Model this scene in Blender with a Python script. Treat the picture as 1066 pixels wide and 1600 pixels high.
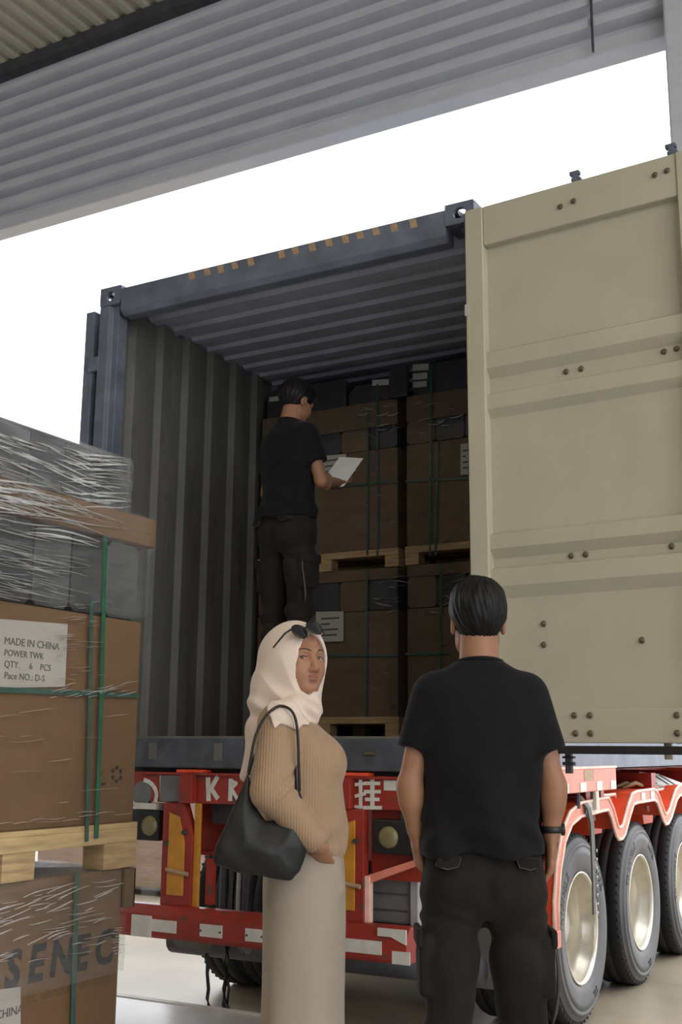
import bpy, math, random
import numpy as np
from mathutils import Matrix, Vector
random.seed(7)
rng = np.random.RandomState(11)
for o in list(bpy.data.objects):
    bpy.data.objects.remove(o)
scene = bpy.context.scene
COL = scene.collection

# ------------------------------------------------------------------ camera
F_PX, YAW, PITCH, ROLL = 1757.0, 0.5084, 0.2083, 0.0077
CAM = np.array([2.042, -4.997, 1.4906])
def cam_axes():
    fw = np.array([-math.sin(YAW) * math.cos(PITCH), math.cos(YAW) * math.cos(PITCH), math.sin(PITCH)])
    rt = np.array([math.cos(YAW), math.sin(YAW), 0.0])
    up = np.cross(rt, fw)
    r = rt * math.cos(ROLL) + up * math.sin(ROLL)
    u = -rt * math.sin(ROLL) + up * math.cos(ROLL)
    return r, u, fw
_r, _u, _f = cam_axes()
cd = bpy.data.cameras.new('camera')
cam = bpy.data.objects.new('camera', cd)
COL.objects.link(cam)
cam.matrix_world = Matrix(((_r[0], _u[0], -_f[0], CAM[0]), (_r[1], _u[1], -_f[1], CAM[1]),
                           (_r[2], _u[2], -_f[2], CAM[2]), (0, 0, 0, 1)))
cd.sensor_fit = 'VERTICAL'
cd.sensor_height = 36.0
cd.sensor_width = 24.0
cd.lens = F_PX / 1600.0 * 36.0
cd.clip_start = 0.05
cd.clip_end = 500
scene.camera = cam

# ------------------------------------------------------------------ sky and exposure
wd = bpy.data.worlds.new('sky')
scene.world = wd
wd.use_nodes = True
bg = wd.node_tree.nodes['Background']
bg.inputs[0].default_value = (0.93, 0.96, 1.0, 1)
bg.inputs[1].default_value = 3.2
scene.view_settings.view_transform = 'Standard'
scene.view_settings.look = 'None'
scene.view_settings.gamma = 1.0
scene.view_settings.use_curve_mapping = False
scene.view_settings.exposure = 0.0

# ------------------------------------------------------------------ helpers
def at(px, py, ax, v):
    """point of the world seen at a photo pixel, on the plane ax = v"""
    d = _f + _r * (px - 533) / F_PX - _u * (py - 800) / F_PX
    i = 'xyz'.index(ax)
    return CAM + d * ((v - CAM[i]) / d[i])
RT = np.array([math.cos(YAW), math.sin(YAW), 0.0])
NR = np.array([-math.sin(YAW), math.cos(YAW), 0.0])
def pl(px, py, base, yo=0.0):
    """local point (x right, y away, z up) of a figure standing at base"""
    P = np.array(base, float)
    d = _f + _r * (px - 533) / F_PX - _u * (py - 800) / F_PX
    t = ((P - CAM) @ NR + yo) / (d @ NR)
    q = CAM + t * d - P
    return np.array([q @ RT, yo, q[2]])

def link_mesh(name, V, Fc, mats, parent=None, smooth=False, local=False, fmat=None, bevel=0.0, kind=None):
    me = bpy.data.meshes.new(name)
    V = np.asarray(V, float).reshape(-1, 3)
    o = bpy.data.objects.new(name, me)
    if parent is None and not local and len(V):
        mn, mx = V.min(0), V.max(0)
        org = np.array([(mn[0] + mx[0]) / 2, (mn[1] + mx[1]) / 2, mn[2]])
        V = V - org
        o.location = org
    if isinstance(Fc, np.ndarray) and Fc.ndim == 2:
        k = Fc.shape[1]
        me.vertices.add(len(V)); me.vertices.foreach_set('co', V.astype(np.float32).ravel())
        me.loops.add(Fc.size); me.loops.foreach_set('vertex_index', Fc.astype(np.int32).ravel())
        me.polygons.add(len(Fc)); me.polygons.foreach_set('loop_start', np.arange(0, Fc.size, k, dtype=np.int32))
        me.update(calc_edges=True)
    else:
        me.from_pydata([tuple(v) for v in V], [], [tuple(int(i) for i in f) for f in Fc])
    if not isinstance(mats, (list, tuple)):
        mats = [mats]
    for m in mats:
        me.materials.append(m)
    if fmat is not None:
        me.polygons.foreach_set('material_index', np.asarray(fmat, dtype=np.int32))
    if smooth:
        me.polygons.foreach_set('use_smooth', np.ones(len(me.polygons), dtype=bool))
    me.update()
    COL.objects.link(o)
    if parent is not None:
        o.parent = parent
        if not local and 'wm' in parent.keys():
            l = parent.location
            o.matrix_parent_inverse = Matrix.Translation((-l[0], -l[1], -l[2]))
    if bevel > 0:
        b = o.modifiers.new('bevel', 'BEVEL'); b.width = bevel; b.segments = 2; b.limit_method = 'ANGLE'
    if kind:
        o['kind'] = kind
    return o

def tag(o, label, cat, group=None):
    o['label'] = label; o['category'] = cat
    if group: o['group'] = group
    return o
def thing(name, label, cat, loc=(0, 0, 0), rz=0.0, group=None):
    o = bpy.data.objects.new(name, None)
    COL.objects.link(o)
    o.location = loc; o.rotation_euler = (0, 0, rz)
    o.empty_display_size = 0.1
    if rz == 0.0: o['wm'] = 1
    return tag(o, label, cat, group)
def struct(o):
    o['kind'] = 'structure'
    return o

class MB:
    def __init__(s): s.v = []; s.f = []; s.m = []
    def add(s, V, Fc, mi=0):
        n = len(s.v); s.v += [tuple(map(float, p)) for p in V]
        s.f += [tuple(i + n for i in f) for f in Fc]; s.m += [mi] * len(Fc)
        return s
    def box(s, a, b, mi=0, M=None):
        (x0, y0, z0), (x1, y1, z1) = a, b
        V = [(x0, y0, z0), (x1, y0, z0), (x1, y1, z0), (x0, y1, z0), (x0, y0, z1), (x1, y0, z1), (x1, y1, z1), (x0, y1, z1)]
        if M is not None: V = [tuple(M @ Vector(p)) for p in V]
        return s.add(V, [(3, 2, 1, 0), (4, 5, 6, 7), (0, 1, 5, 4), (1, 2, 6, 5), (2, 3, 7, 6), (3, 0, 4, 7)], mi)
    def prism(s, poly, axis, lo, hi, mi=0):
        """poly: 2D points in the two other axes (cyclic order), extruded along axis"""
        n = len(poly)
        def P(p, h):
            if axis == 'x': return (h, p[0], p[1])
            if axis == 'y': return (p[0], h, p[1])
            return (p[0], p[1], h)
        V = [P(p, lo) for p in poly] + [P(p, hi) for p in poly]
        Fc = [tuple(range(n))[::-1], tuple(range(n, 2 * n))] + [(i, (i + 1) % n, n + (i + 1) % n, n + i) for i in range(n)]
        return s.add(V, Fc, mi)
    def strip(s, pts_a, pts_b, mi=0, thick=None):
        n = len(pts_a)
        V = list(pts_a) + list(pts_b)
        return s.add(V, [(i, i + 1, n + i + 1, n + i) for i in range(n - 1)], mi)
    def lathe(s, prof, axis='x', c=(0, 0, 0), n=48, mi=0, close=False):
        """prof: (h, r) along axis"""
        V = []; Fc = []
        m = len(prof)
        for k in range(n):
            a = 2 * math.pi * k / n; ca, sa = math.cos(a), math.sin(a)
            for h, r in prof:
                if axis == 'x': V.append((c[0] + h, c[1] + r * ca, c[2] + r * sa))
                elif axis == 'y': V.append((c[0] + r * ca, c[1] + h, c[2] + r * sa))
                else: V.append((c[0] + r * ca, c[1] + r * sa, c[2] + h))
        for k in range(n):
            k2 = (k + 1) % n
            for i in range(m - (0 if close else 1)):
                j = (i + 1) % m
                Fc.append((k * m + i, k2 * m + i, k2 * m + j, k * m + j))
        return s.add(V, Fc, mi)
    def tube(s, pts, r, n=8, mi=0, caps=True):
        pts = [Vector(p) for p in pts]; m = len(pts)
        rr = r if isinstance(r, (list, tuple)) else [r] * m
        V = []; Fc = []
        up = Vector((0, 0, 1))
        for i, p in enumerate(pts):
            d = (pts[min(i + 1, m - 1)] - pts[max(i - 1, 0)]).normalized()
            a = d.cross(up)
            if a.length < 1e-3: a = d.cross(Vector((1, 0, 0)))
            a.normalize(); b = a.cross(d)
            for k in range(n):
                t = 2 * math.pi * k / n
                V.append(tuple(p + a * (math.cos(t) * rr[i]) + b * (math.sin(t) * rr[i])))
        for i in range(m - 1):
            for k in range(n):
                k2 = (k + 1) % n
                Fc.append((i * n + k, i * n + k2, (i + 1) * n + k2, (i + 1) * n + k))
        if caps:
            Fc.append(tuple(range(n))[::-1]); Fc.append(tuple(range((m - 1) * n, m * n)))
        return s.add(V, Fc, mi)
    def build(s, name, mats, parent=None, smooth=False, local=False, bevel=0.0, kind=None):
        return link_mesh(name, s.v, s.f, mats, parent, smooth, local, s.m if isinstance(mats, (list, tuple)) else None, bevel, kind)

def box(name, a, b, m, parent=None, bevel=0.0, local=False):
    lo = [min(p, q) for p, q in zip(a, b)]; hi = [max(p, q) for p, q in zip(a, b)]
    return MB().box(lo, hi).build(name, m, parent, bevel=bevel, local=local)
def share(src, name, loc, parent, rot=None):
    o = bpy.data.objects.new(name, src.data)
    COL.objects.link(o); o.location = loc
    if rot: o.rotation_euler = rot
    o.parent = parent
    if parent is not None and 'wm' in parent.keys():
        l = parent.location
        o.matrix_parent_inverse = Matrix.Translation((-l[0], -l[1], -l[2]))
    return o
def lettering(name, s, size, m, mat4, parent, ext=0.0006, align='LEFT', shear=0.0, bold=0.0, spacing=1.0, sx=1.0):
    cu = bpy.data.curves.new(name, 'FONT')
    cu.body = s; cu.size = size; cu.extrude = ext; cu.align_x = align; cu.shear = shear
    cu.offset = bold; cu.space_character = spacing; cu.resolution_u = 3
    t = bpy.data.objects.new('tmp_text', cu)
    COL.objects.link(t)
    me = bpy.data.meshes.new_from_object(t)
    bpy.data.objects.remove(t); bpy.data.curves.remove(cu)
    me.name = name
    me.materials.clear(); me.materials.append(m)
    me.transform(mat4 @ Matrix.Diagonal((sx, 1, 1, 1)))
    o = bpy.data.objects.new(name, me)
    COL.objects.link(o)
    o.parent = parent
    if parent is not None and 'wm' in parent.keys():
        l = parent.location
        o.matrix_parent_inverse = Matrix.Translation((-l[0], -l[1], -l[2]))
    return o
def frame4(o, ex, ey):
    ex = Vector(ex).normalized(); ey = Vector(ey).normalized(); ez = ex.cross(ey)
    return Matrix(((ex[0], ey[0], ez[0], o[0]), (ex[1], ey[1], ez[1], o[1]), (ex[2], ey[2], ez[2], o[2]), (0, 0, 0, 1)))

# ------------------------------------------------------------------ materials
def mat(name, col, rough=0.6, metal=0.0, var=0.12, scale=6.0, bump=0.0, bscale=60.0, col2=None, thr=0.55, soft=0.12,
        spec=0.5, stretch=(1, 1, 1), sss=0.0, sheen=0.0, wave=None, detail=5.0):
    m = bpy.data.materials.new(name); m.use_nodes = True
    nt = m.node_tree; N = nt.nodes; L = nt.links
    b = N['Principled BSDF']
    b.inputs['Roughness'].default_value = rough
    b.inputs['Metallic'].default_value = metal
    b.inputs['Specular IOR Level'].default_value = spec
    if sss:
        b.inputs['Subsurface Weight'].default_value = sss
        b.inputs['Subsurface Radius'].default_value = (0.012, 0.005, 0.003)
        b.inputs['Subsurface Scale'].default_value = 0.5
    if sheen:
        b.inputs['Sheen Weight'].default_value = sheen
    tc = N.new('ShaderNodeTexCoord'); mp = N.new('ShaderNodeMapping')
    mp.inputs['Scale'].default_value = stretch
    L.new(tc.outputs['Object'], mp.inputs['Vector'])
    no = N.new('ShaderNodeTexNoise'); no.inputs['Scale'].default_value = scale; no.inputs['Detail'].default_value = detail
    L.new(mp.outputs[0], no.inputs['Vector'])
    cr = N.new('ShaderNodeValToRGB')
    a = tuple(max(0, c * (1 - var)) for c in col); c_ = tuple(min(1, c * (1 + var)) for c in col)
    cr.color_ramp.elements[0].position = 0.3; cr.color_ramp.elements[0].color = (*a, 1)
    cr.color_ramp.elements[1].position = 0.7; cr.color_ramp.elements[1].color = (*c_, 1)
    L.new(no.outputs['Fac'], cr.inputs['Fac'])
    out = cr.outputs['Color']
    if col2 is not None:
        n2 = N.new('ShaderNodeTexNoise'); n2.inputs['Scale'].default_value = scale * 2.3; n2.inputs['Detail'].default_value = 8
        n2.inputs['Roughness'].default_value = 0.65
        L.new(mp.outputs[0], n2.inputs['Vector'])
        r2 = N.new('ShaderNodeValToRGB')
        r2.color_ramp.elements[0].position = thr; r2.color_ramp.elements[0].color = (0, 0, 0, 1)
        r2.color_ramp.elements[1].position = thr + soft; r2.color_ramp.elements[1].color = (1, 1, 1, 1)
        L.new(n2.outputs['Fac'], r2.inputs['Fac'])
        mx = N.new('ShaderNodeMix'); mx.data_type = 'RGBA'
        L.new(r2.outputs['Color'], mx.inputs['Factor'])
        L.new(out, mx.inputs['A']); mx.inputs['B'].default_value = (*col2, 1)
        out = mx.outputs['Result']
    L.new(out, b.inputs['Base Color'])
    if bump > 0:
        bn = N.new('ShaderNodeBump'); bn.inputs['Strength'].default_value = min(1.0, bump); bn.inputs['Distance'].default_value = 0.004
        if wave:
            w = N.new('ShaderNodeTexWave'); w.inputs['Scale'].default_value = bscale; w.inputs['Distortion'].default_value = 0.6
            w.inputs['Detail'].default_value = 1.0
            w.bands_direction = wave
            L.new(tc.outputs['Object'], w.inputs['Vector']); L.new(w.outputs['Fac'], bn.inputs['Height'])
        else:
            n3 = N.new('ShaderNodeTexNoise'); n3.inputs['Scale'].default_value = bscale; n3.inputs['Detail'].default_value = 4
            L.new(mp.outputs[0], n3.inputs['Vector']); L.new(n3.outputs['Fac'], bn.inputs['Height'])
        L.new(bn.outputs['Normal'], b.inputs['Normal'])
    return m

def film_mat(name, opac=0.22, tint=(0.9, 0.93, 0.95), scale=9.0, stretch=(1, 1, 6)):
    m = bpy.data.materials.new(name); m.use_nodes = True
    nt = m.node_tree; N = nt.nodes; L = nt.links
    N.remove(N['Principled BSDF'])
    out = N['Material Output']
    tr = N.new('ShaderNodeBsdfTransparent'); tr.inputs[0].default_value = (0.95, 0.96, 0.95, 1)
    gl = N.new('ShaderNodeBsdfPrincipled'); gl.inputs['Base Color'].default_value = (*tint, 1)
    gl.inputs['Roughness'].default_value = 0.18; gl.inputs['Specular IOR Level'].default_value = 0.9
    mx = N.new('ShaderNodeMixShader')
    tc = N.new('ShaderNodeTexCoord'); mp = N.new('ShaderNodeMapping'); mp.inputs['Scale'].default_value = stretch
    no = N.new('ShaderNodeTexNoise'); no.inputs['Scale'].default_value = scale; no.inputs['Detail'].default_value = 7
    no.inputs['Roughness'].default_value = 0.7; no.inputs['Distortion'].default_value = 0.8
    L.new(tc.outputs['Object'], mp.inputs[0]); L.new(mp.outputs[0], no.inputs['Vector'])
    mr = N.new('ShaderNodeMapRange'); mr.inputs['From Min'].default_value = 0.42; mr.inputs['From Max'].default_value = 0.75
    mr.inputs['To Min'].default_value = opac * 0.5; mr.inputs['To Max'].default_value = min(1.0, opac * 1.5)
    L.new(no.outputs['Fac'], mr.inputs['Value'])
    bn = N.new('ShaderNodeBump'); bn.inputs['Strength'].default_value = 0.5; bn.inputs['Distance'].default_value = 0.006
    L.new(no.outputs['Fac'], bn.inputs['Height']); L.new(bn.outputs[0], gl.inputs['Normal'])
    L.new(mr.outputs[0], mx.inputs[0]); L.new(tr.outputs[0], mx.inputs[1]); L.new(gl.outputs[0], mx.inputs[2])
    L.new(mx.outputs[0], out.inputs['Surface'])
    return m

MT = {}
MT['concrete'] = mat('bay_concrete', (0.37, 0.31, 0.225), 0.38, var=0.18, scale=1.2, bump=0.15, bscale=30, col2=(0.25, 0.21, 0.165), thr=0.58, soft=0.2)
MT['apron'] = mat('apron_concrete', (0.50, 0.48, 0.455), 0.3, var=0.2, scale=2.5, bump=0.2, bscale=40, col2=(0.66, 0.65, 0.63), thr=0.6, soft=0.1)
MT['edge'] = mat('pale_edge', (0.55, 0.53, 0.49), 0.5, var=0.15, scale=9)
MT['cladding'] = mat('grey_cladding', (0.55, 0.56, 0.60), 0.45, var=0.06, scale=3, stretch=(1, 1, 4))
MT['ceiling'] = mat('beige_ceiling', (0.42, 0.39, 0.31), 0.6, var=0.08, scale=3, stretch=(6, 1, 1))
MT['darksteel'] = mat('dark_steel', (0.06, 0.06, 0.065), 0.55, var=0.3, scale=8)
MT['cont_out'] = mat('container_blue_grey_glare', (0.135, 0.155, 0.200), 0.5, var=0.25, scale=6, bump=0.15, bscale=35, col2=(0.16, 0.13, 0.10), thr=0.62, soft=0.1)  # blue-grey paint, lightened to carry the glare over the rear header
MT['cont_in'] = mat('container_inner_grey', (0.115, 0.112, 0.098), 0.55, var=0.22, scale=5, bump=0.1, bscale=30, stretch=(1, 1, 0.3), col2=(0.075, 0.065, 0.05), thr=0.6, soft=0.15)
MT['cont_roof_glare'] = mat('container_roof_glare_blue', (0.42, 0.46, 0.56), 0.55, var=0.12, scale=4)  # pale blue tone paints the veiling glare onto the roof panel
MT['cont_sill'] = mat('container_sill_dark', (0.062, 0.070, 0.084), 0.5, var=0.35, scale=9, bump=0.15, bscale=35, col2=(0.11, 0.10, 0.085), thr=0.6, soft=0.1)
MT['cont_floor'] = mat('container_plywood', (0.13, 0.095, 0.06), 0.7, var=0.3, scale=5, stretch=(6, 1, 1))
MT['door'] = mat('door_beige', (0.47, 0.44, 0.33), 0.5, var=0.05, scale=4, bump=0.06, bscale=18, col2=(0.37, 0.345, 0.255), thr=0.66, soft=0.12)
MT['bolt'] = mat('bolt_steel', (0.16, 0.13, 0.09), 0.45, metal=0.6, var=0.3, scale=60)
MT['gasket'] = mat('black_gasket', (0.012, 0.012, 0.012), 0.6)
MT['stripe'] = mat('tan_stripe', (0.42, 0.28, 0.17), 0.6, var=0.2, scale=40)
MT['red'] = mat('trailer_red_shaded', (0.30, 0.029, 0.017), 0.42, var=0.2, scale=5, bump=0.1, bscale=40, col2=(0.13, 0.055, 0.035), thr=0.58, soft=0.08)  # red darkened to paint in the shade at the trailer rear
MT['red_daylit'] = mat('fender_red_daylit', (0.80, 0.085, 0.025), 0.4, var=0.12, scale=6, col2=(0.40, 0.10, 0.05), thr=0.68, soft=0.1)  # trailer red brightened to paint in daylight from the right
MT['pink'] = mat('faded_red_daylit', (0.74, 0.24, 0.17), 0.45, var=0.12, scale=9, col2=(0.62, 0.42, 0.33), thr=0.62, soft=0.12)  # faded red, brightened for the same painted side daylight
MT['trim'] = mat('fender_edge_daylit', (0.88, 0.58, 0.47), 0.45, var=0.15, scale=12)  # pale edge, brightened for the same painted side daylight
MT['white_refl'] = mat('white_reflector', (0.62, 0.60, 0.54), 0.35, var=0.1, scale=14, col2=(0.35, 0.32, 0.26), thr=0.64, soft=0.1)
MT['yellow'] = mat('worn_yellow', (0.56, 0.25, 0.025), 0.45, var=0.15, scale=8, col2=(0.20, 0.10, 0.03), thr=0.66, soft=0.08)
MT['lampbox'] = mat('black_lamp_box', (0.012, 0.012, 0.013), 0.5)
MT['lens_y'] = mat('dusty_amber_lens', (0.20, 0.17, 0.075), 0.35, var=0.15, scale=25)
MT['lens_r'] = mat('dusty_red_lens', (0.16, 0.03, 0.02), 0.35, var=0.15, scale=25)
MT['rubber'] = mat('tyre_rubber', (0.020, 0.020, 0.021), 0.75, var=0.2, scale=20, bump=0.1, bscale=80)
MT['sidewall'] = mat('dusty_sidewall', (0.085, 0.085, 0.086), 0.5, var=0.15, scale=7, bump=0.1, bscale=70)
MT['emboss'] = mat('tyre_letter_black', (0.02, 0.02, 0.02), 0.5)
MT['rim'] = mat('cream_silver_rim', (0.66, 0.61, 0.50), 0.28, metal=0.55, var=0.12, scale=9, col2=(0.30, 0.25, 0.18), thr=0.66, soft=0.12)
MT['flap'] = mat('grey_mudflap', (0.12, 0.115, 0.10), 0.6, var=0.2, scale=6)
MT['wood'] = mat('pallet_pine', (0.50, 0.36, 0.18), 0.65, var=0.22, scale=5, stretch=(9, 1, 9), bump=0.15, bscale=30)
MT['woodend'] = mat('pallet_block', (0.44, 0.31, 0.16), 0.7, var=0.28, scale=6, stretch=(1, 1, 12), bump=0.15, bscale=30)
MT['carton'] = mat('brown_carton', (0.168, 0.090, 0.038), 0.7, var=0.08, scale=4, bump=0.06, bscale=20, stretch=(1, 1, 3))
MT['carton2'] = mat('dull_carton', (0.145, 0.092, 0.052), 0.7, var=0.12, scale=4, bump=0.06, bscale=20, stretch=(1, 1, 3))
MT['pinkcarton'] = mat('pale_carton', (0.50, 0.30, 0.20), 0.6, var=0.15, scale=5)
MT['module'] = mat('black_module', (0.035, 0.036, 0.04), 0.45, var=0.3, scale=10)
MT['grey_module'] = mat('grey_module', (0.07, 0.07, 0.073), 0.5, var=0.25, scale=9)
MT['paper'] = mat('white_paper', (0.78, 0.76, 0.72), 0.75, var=0.03, scale=8)
MT['sheet'] = mat('grey_white_sheet', (0.43, 0.40, 0.36), 0.75, var=0.06, scale=6)
MT['paper2'] = mat('label_paper', (0.46, 0.45, 0.41), 0.75, var=0.04, scale=8)
MT['ink'] = mat('black_ink', (0.025, 0.023, 0.02), 0.7)
MT['ink2'] = mat('grey_ink', (0.11, 0.10, 0.085), 0.7)
MT['brownink'] = mat('brown_ink', (0.13, 0.075, 0.035), 0.7)
MT['strap'] = mat('green_strap', (0.015, 0.10, 0.05), 0.3, var=0.25, scale=20)
MT['strap2'] = mat('dark_teal_strap', (0.03, 0.085, 0.065), 0.35, var=0.25, scale=20)
MT['film'] = film_mat('stretch_film', 0.11, (0.7, 0.7, 0.7))
MT['film_soft'] = film_mat('stretch_film_clear', 0.02)
MT['film_dense'] = film_mat('stretch_film_dense', 0.30, (0.55, 0.55, 0.56), 4.0, (1, 1.2, 9))
MT['crease_glint'] = mat('film_crease_glint', (0.80, 0.80, 0.80), 0.25, var=0.1, scale=30, spec=0.8)  # white colour stands for glints along the film creases
MT['tool'] = mat('grey_tool_box', (0.15, 0.155, 0.15), 0.6, var=0.2, scale=8)
MT['blackstrap'] = mat('black_webbing', (0.012, 0.012, 0.012), 0.7)
MT['lampmetal'] = mat('lamp_housing', (0.5, 0.5, 0.5), 0.4, metal=0.5)

# ------------------------------------------------------------------ the setting
YG = 1.0          # plane of the gate wall
ZH = 5.535        # underside of the gate header
ZC = 7.05         # ceiling
XJ = 0.862        # right gate jamb
AP = 0.27         # height of the raised apron the people stand on
AE = -0.22        # apron edge
fl = MB()
nx, ny = 24, 24
fl.add([(-70, AE - 0.02, 0), (60, AE - 0.02, 0), (60, 90, 0), (-70, 90, 0)], [(0, 1, 2, 3)])
struct(fl.build('floor', MT['concrete']))
o = struct(box('floor_apron', (-14.5, -13.5, -0.02), (9.5, AE, AP), MT['apron']))
o['label'] = 'raised grey concrete apron that the people stand on'
struct(box('trim_1', (-14.5, AE - 0.045, AP), (9.5, AE, AP + 0.004), MT['edge']))

def ribs(z0, z1, pitch, depth, lead=0.0):
    """trapezoid rib profile: list of (z, offset)"""
    pts = []; z = z0 + lead
    pts.append((z0, 0.0))
    while z + pitch <= z1 + 1e-6:
        pts += [(z + pitch * 0.42, 0.0), (z + pitch * 0.53, depth), (z + pitch * 0.89, depth), (z + pitch, 0.0)]
        z += pitch
    pts.append((z1, 0.0))
    return pts
# gate header: horizontal ribbed cladding facing the camera
pr = ribs(ZH + 0.10, ZC - 0.12, 0.15, 0.085)
mb = MB()
A = [(-9.0, YG - d, z) for z, d in pr]; B = [(9.0, YG - d, z) for z, d in pr]
mb.strip(A, B)
mb.box((-9.0, YG + 0.02, ZH + 0.03), (9.0, YG + 0.06, ZC))
struct(mb.build('wall_front', MT['cladding']))
struct(box('trim_2', (-9.0, YG - 0.05, ZH), (XJ, YG + 0.10, ZH + 0.11), MT['cladding'], bevel=0.01))
struct(box('trim_3', (-9.0, YG - 0.10, ZC - 0.13), (9.0, YG + 0.0, ZC - 0.03), MT['darksteel']))
# thin cable down the face of the cladding
struct(box('trim_4', (0.43, YG - 0.105, ZH + 0.0), (0.442, YG - 0.088, ZC - 0.13), MT['darksteel']))
# right side of the gate
pr2 = []
y = XJ
mb = MB()
mb.box((XJ, YG - 0.02, 0.0), (9.0, YG + 0.10, ZC))
struct(mb.build('wall_right_of_gate', MT['cladding']))
struct(box('trim_5', (XJ, YG - 0.16, 0.0), (XJ + 0.24, YG + 0.14, ZC), MT['cladding'], bevel=0.012))
struct(box('wall_left_of_gate', (-9.0, YG, 0), (-8.6, YG + 0.1, ZH), MT['cladding']))
# outer side walls of the loading hall
struct(box('wall_left', (-14.6, -13.5, 0), (-14.5, YG + 0.1, ZC), MT['cladding']))
struct(box('wall_right', (9.0, -1.5, 0), (9.1, YG + 0.1, ZC), MT['cladding']))
struct(box('wall_rear', (-14.6, -13.6, 0), (9.2, -13.5, ZC), MT['cladding']))
# ceiling: ribbed sheets running into the hall
pr = ribs(-14.5, 9.2, 0.15, 0.03)
mb = MB()
A = [(x, -13.5, ZC - d) for x, d in pr]; B = [(x, YG + 0.1, ZC - d) for x, d in pr]
mb.strip(A, B)
mb.box((-14.5, -13.5, ZC + 0.001), (9.2, YG + 0.1, ZC + 0.06))
struct(mb.build('ceiling', MT['ceiling']))

# unseen high-bay lamps added for warm light, behind and above the photographer
def fill_high_bay(x, y, where):
    t = thing('fill_high_bay_lamp', 'added round high-bay lamp, unseen, hanging from the ribbed ceiling, ' + where, 'lamp', (x, y, 5.9), group='added high-bay lamps')
    mb = MB(); mb.lathe([(0.0, 0.24), (0.02, 0.25), (0.16, 0.12), (0.30, 0.10), (0.32, 0.0)], 'z', (x, y, 5.9), 24)
    mb.build('housing', MT['lampmetal'], t, smooth=True)
    MB().tube([(x, y, 6.2), (x, y, ZC)], 0.008, 6).build('cable', MT['darksteel'], t)
    ld = bpy.data.lights.new('fill_lamp_light', 'AREA'); ld.shape = 'DISK'; ld.size = 0.44
    ld.energy = 58; ld.color = (1.0, 0.86, 0.68)
    lo = bpy.data.objects.new('fill_lamp_light', ld); COL.objects.link(lo)
    lo.location = (0, 0, -0.012); lo.parent = t
for (x, y, w) in ((1.2, -7.2, 'left of the pair behind the camera'), (4.6, -5.4, 'right of the pair behind the camera'),
                  (-2.6, -6.0, 'above the stacked pallets'), (4.4, -1.6, 'nearest to the open container door')):
    fill_high_bay(x, y, w)

# ------------------------------------------------------------------ shipping container
CX0, CX1, ZB, ZT, CL = -2.462, 0.028, 1.382, 4.278, 12.19
ZF = 1.55
ct = thing('shipping_container', 'blue-grey shipping container with its doors open on the red trailer', 'container', ((CX0 + CX1) / 2, 0, ZB))
def rib_wall(x, y0, y1, z0, z1, d, pitch, name, m):
    pts = ribs(y0, y1, pitch, d)
    mb = MB()
    mb.strip([(x + q, y, z0) for y, q in pts], [(x + q, y, z1) for y, q in pts])
    return mb.build(name, m, ct)
rib_wall(CX0 + 0.055, 0.10, CL, ZF - 0.05, ZT - 0.08, 0.036, 0.278, 'side_panel', MT['cont_in'])
rib_wall(CX0 + 0.045, 0.10, CL, ZB + 0.1, ZT - 0.06, 0.036, 0.278, 'outer_side_panel', MT['cont_out'])
rib_wall(CX1 - 0.055, 0.10, CL, ZF - 0.05, ZT - 0.08, -0.036, 0.278, 'side_panel', MT['cont_in'])
rib_wall(CX1 - 0.045, 0.10, CL, ZB + 0.1, ZT - 0.06, -0.036, 0.278, 'outer_side_panel', MT['cont_out'])
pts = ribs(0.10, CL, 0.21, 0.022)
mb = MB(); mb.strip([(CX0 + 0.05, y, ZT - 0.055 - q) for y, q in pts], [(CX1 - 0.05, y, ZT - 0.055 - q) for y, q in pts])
mb.build('roof_panel', MT['cont_roof_glare'], ct)
box('roof_top', (CX0 + 0.03, 0.1, ZT - 0.05), (CX1 - 0.03, CL, ZT - 0.03), MT['cont_out'], ct)
box('floor_panel', (CX0 + 0.05, 0.06, ZF - 0.03), (CX1 - 0.05, CL, ZF), MT['cont_floor'], ct)
box('underframe', (CX0 + 0.05, 0.16, ZB + 0.03), (CX1 - 0.05, CL, ZF - 0.03), MT['darksteel'], ct)
box('front_panel', (CX0 + 0.02, CL - 0.05, ZB), (CX1 - 0.02, CL, ZT - 0.03), MT['cont_out'], ct)
for x0, x1 in ((CX0, CX0 + 0.06), (CX1 - 0.06, CX1)):
    box('top_side_rail', (x0, 0.17, ZT - 0.075), (x1, CL - 0.17, ZT - 0.015), MT['cont_out'], ct)
    box('bottom_side_rail', (x0, 0.17, ZB + 0.012), (x1, CL - 0.17, ZB + 0.17), MT['cont_out'], ct)
# rear frame
hd = MB()
hd.prism([(0.0, ZT - 0.022), (0.0, ZT - 0.165), (0.035, ZT - 0.195), (0.11, ZT - 0.195), (0.11, ZT - 0.022)], 'x', CX0 + 0.16, CX1 - 0.16)
header = hd.build('rear_header', MT['cont_out'], ct, bevel=0.006)
box('rear_sill', (CX0 + 0.16, -0.005, ZB + 0.005), (CX1 - 0.16, 0.16, ZF - 0.005), MT['cont_sill'], ct, bevel=0.008)
box('bottom_seal', (CX0 + 0.05, 0.05, ZB - 0.016), (CX1 - 0.05, 0.30, ZB + 0.004), MT['gasket'], ct)
box('sill_threshold', (CX0 + 0.05, 0.0, ZF - 0.006), (CX1 - 0.05, 0.13, ZF + 0.006), MT['cont_in'], ct)
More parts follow.
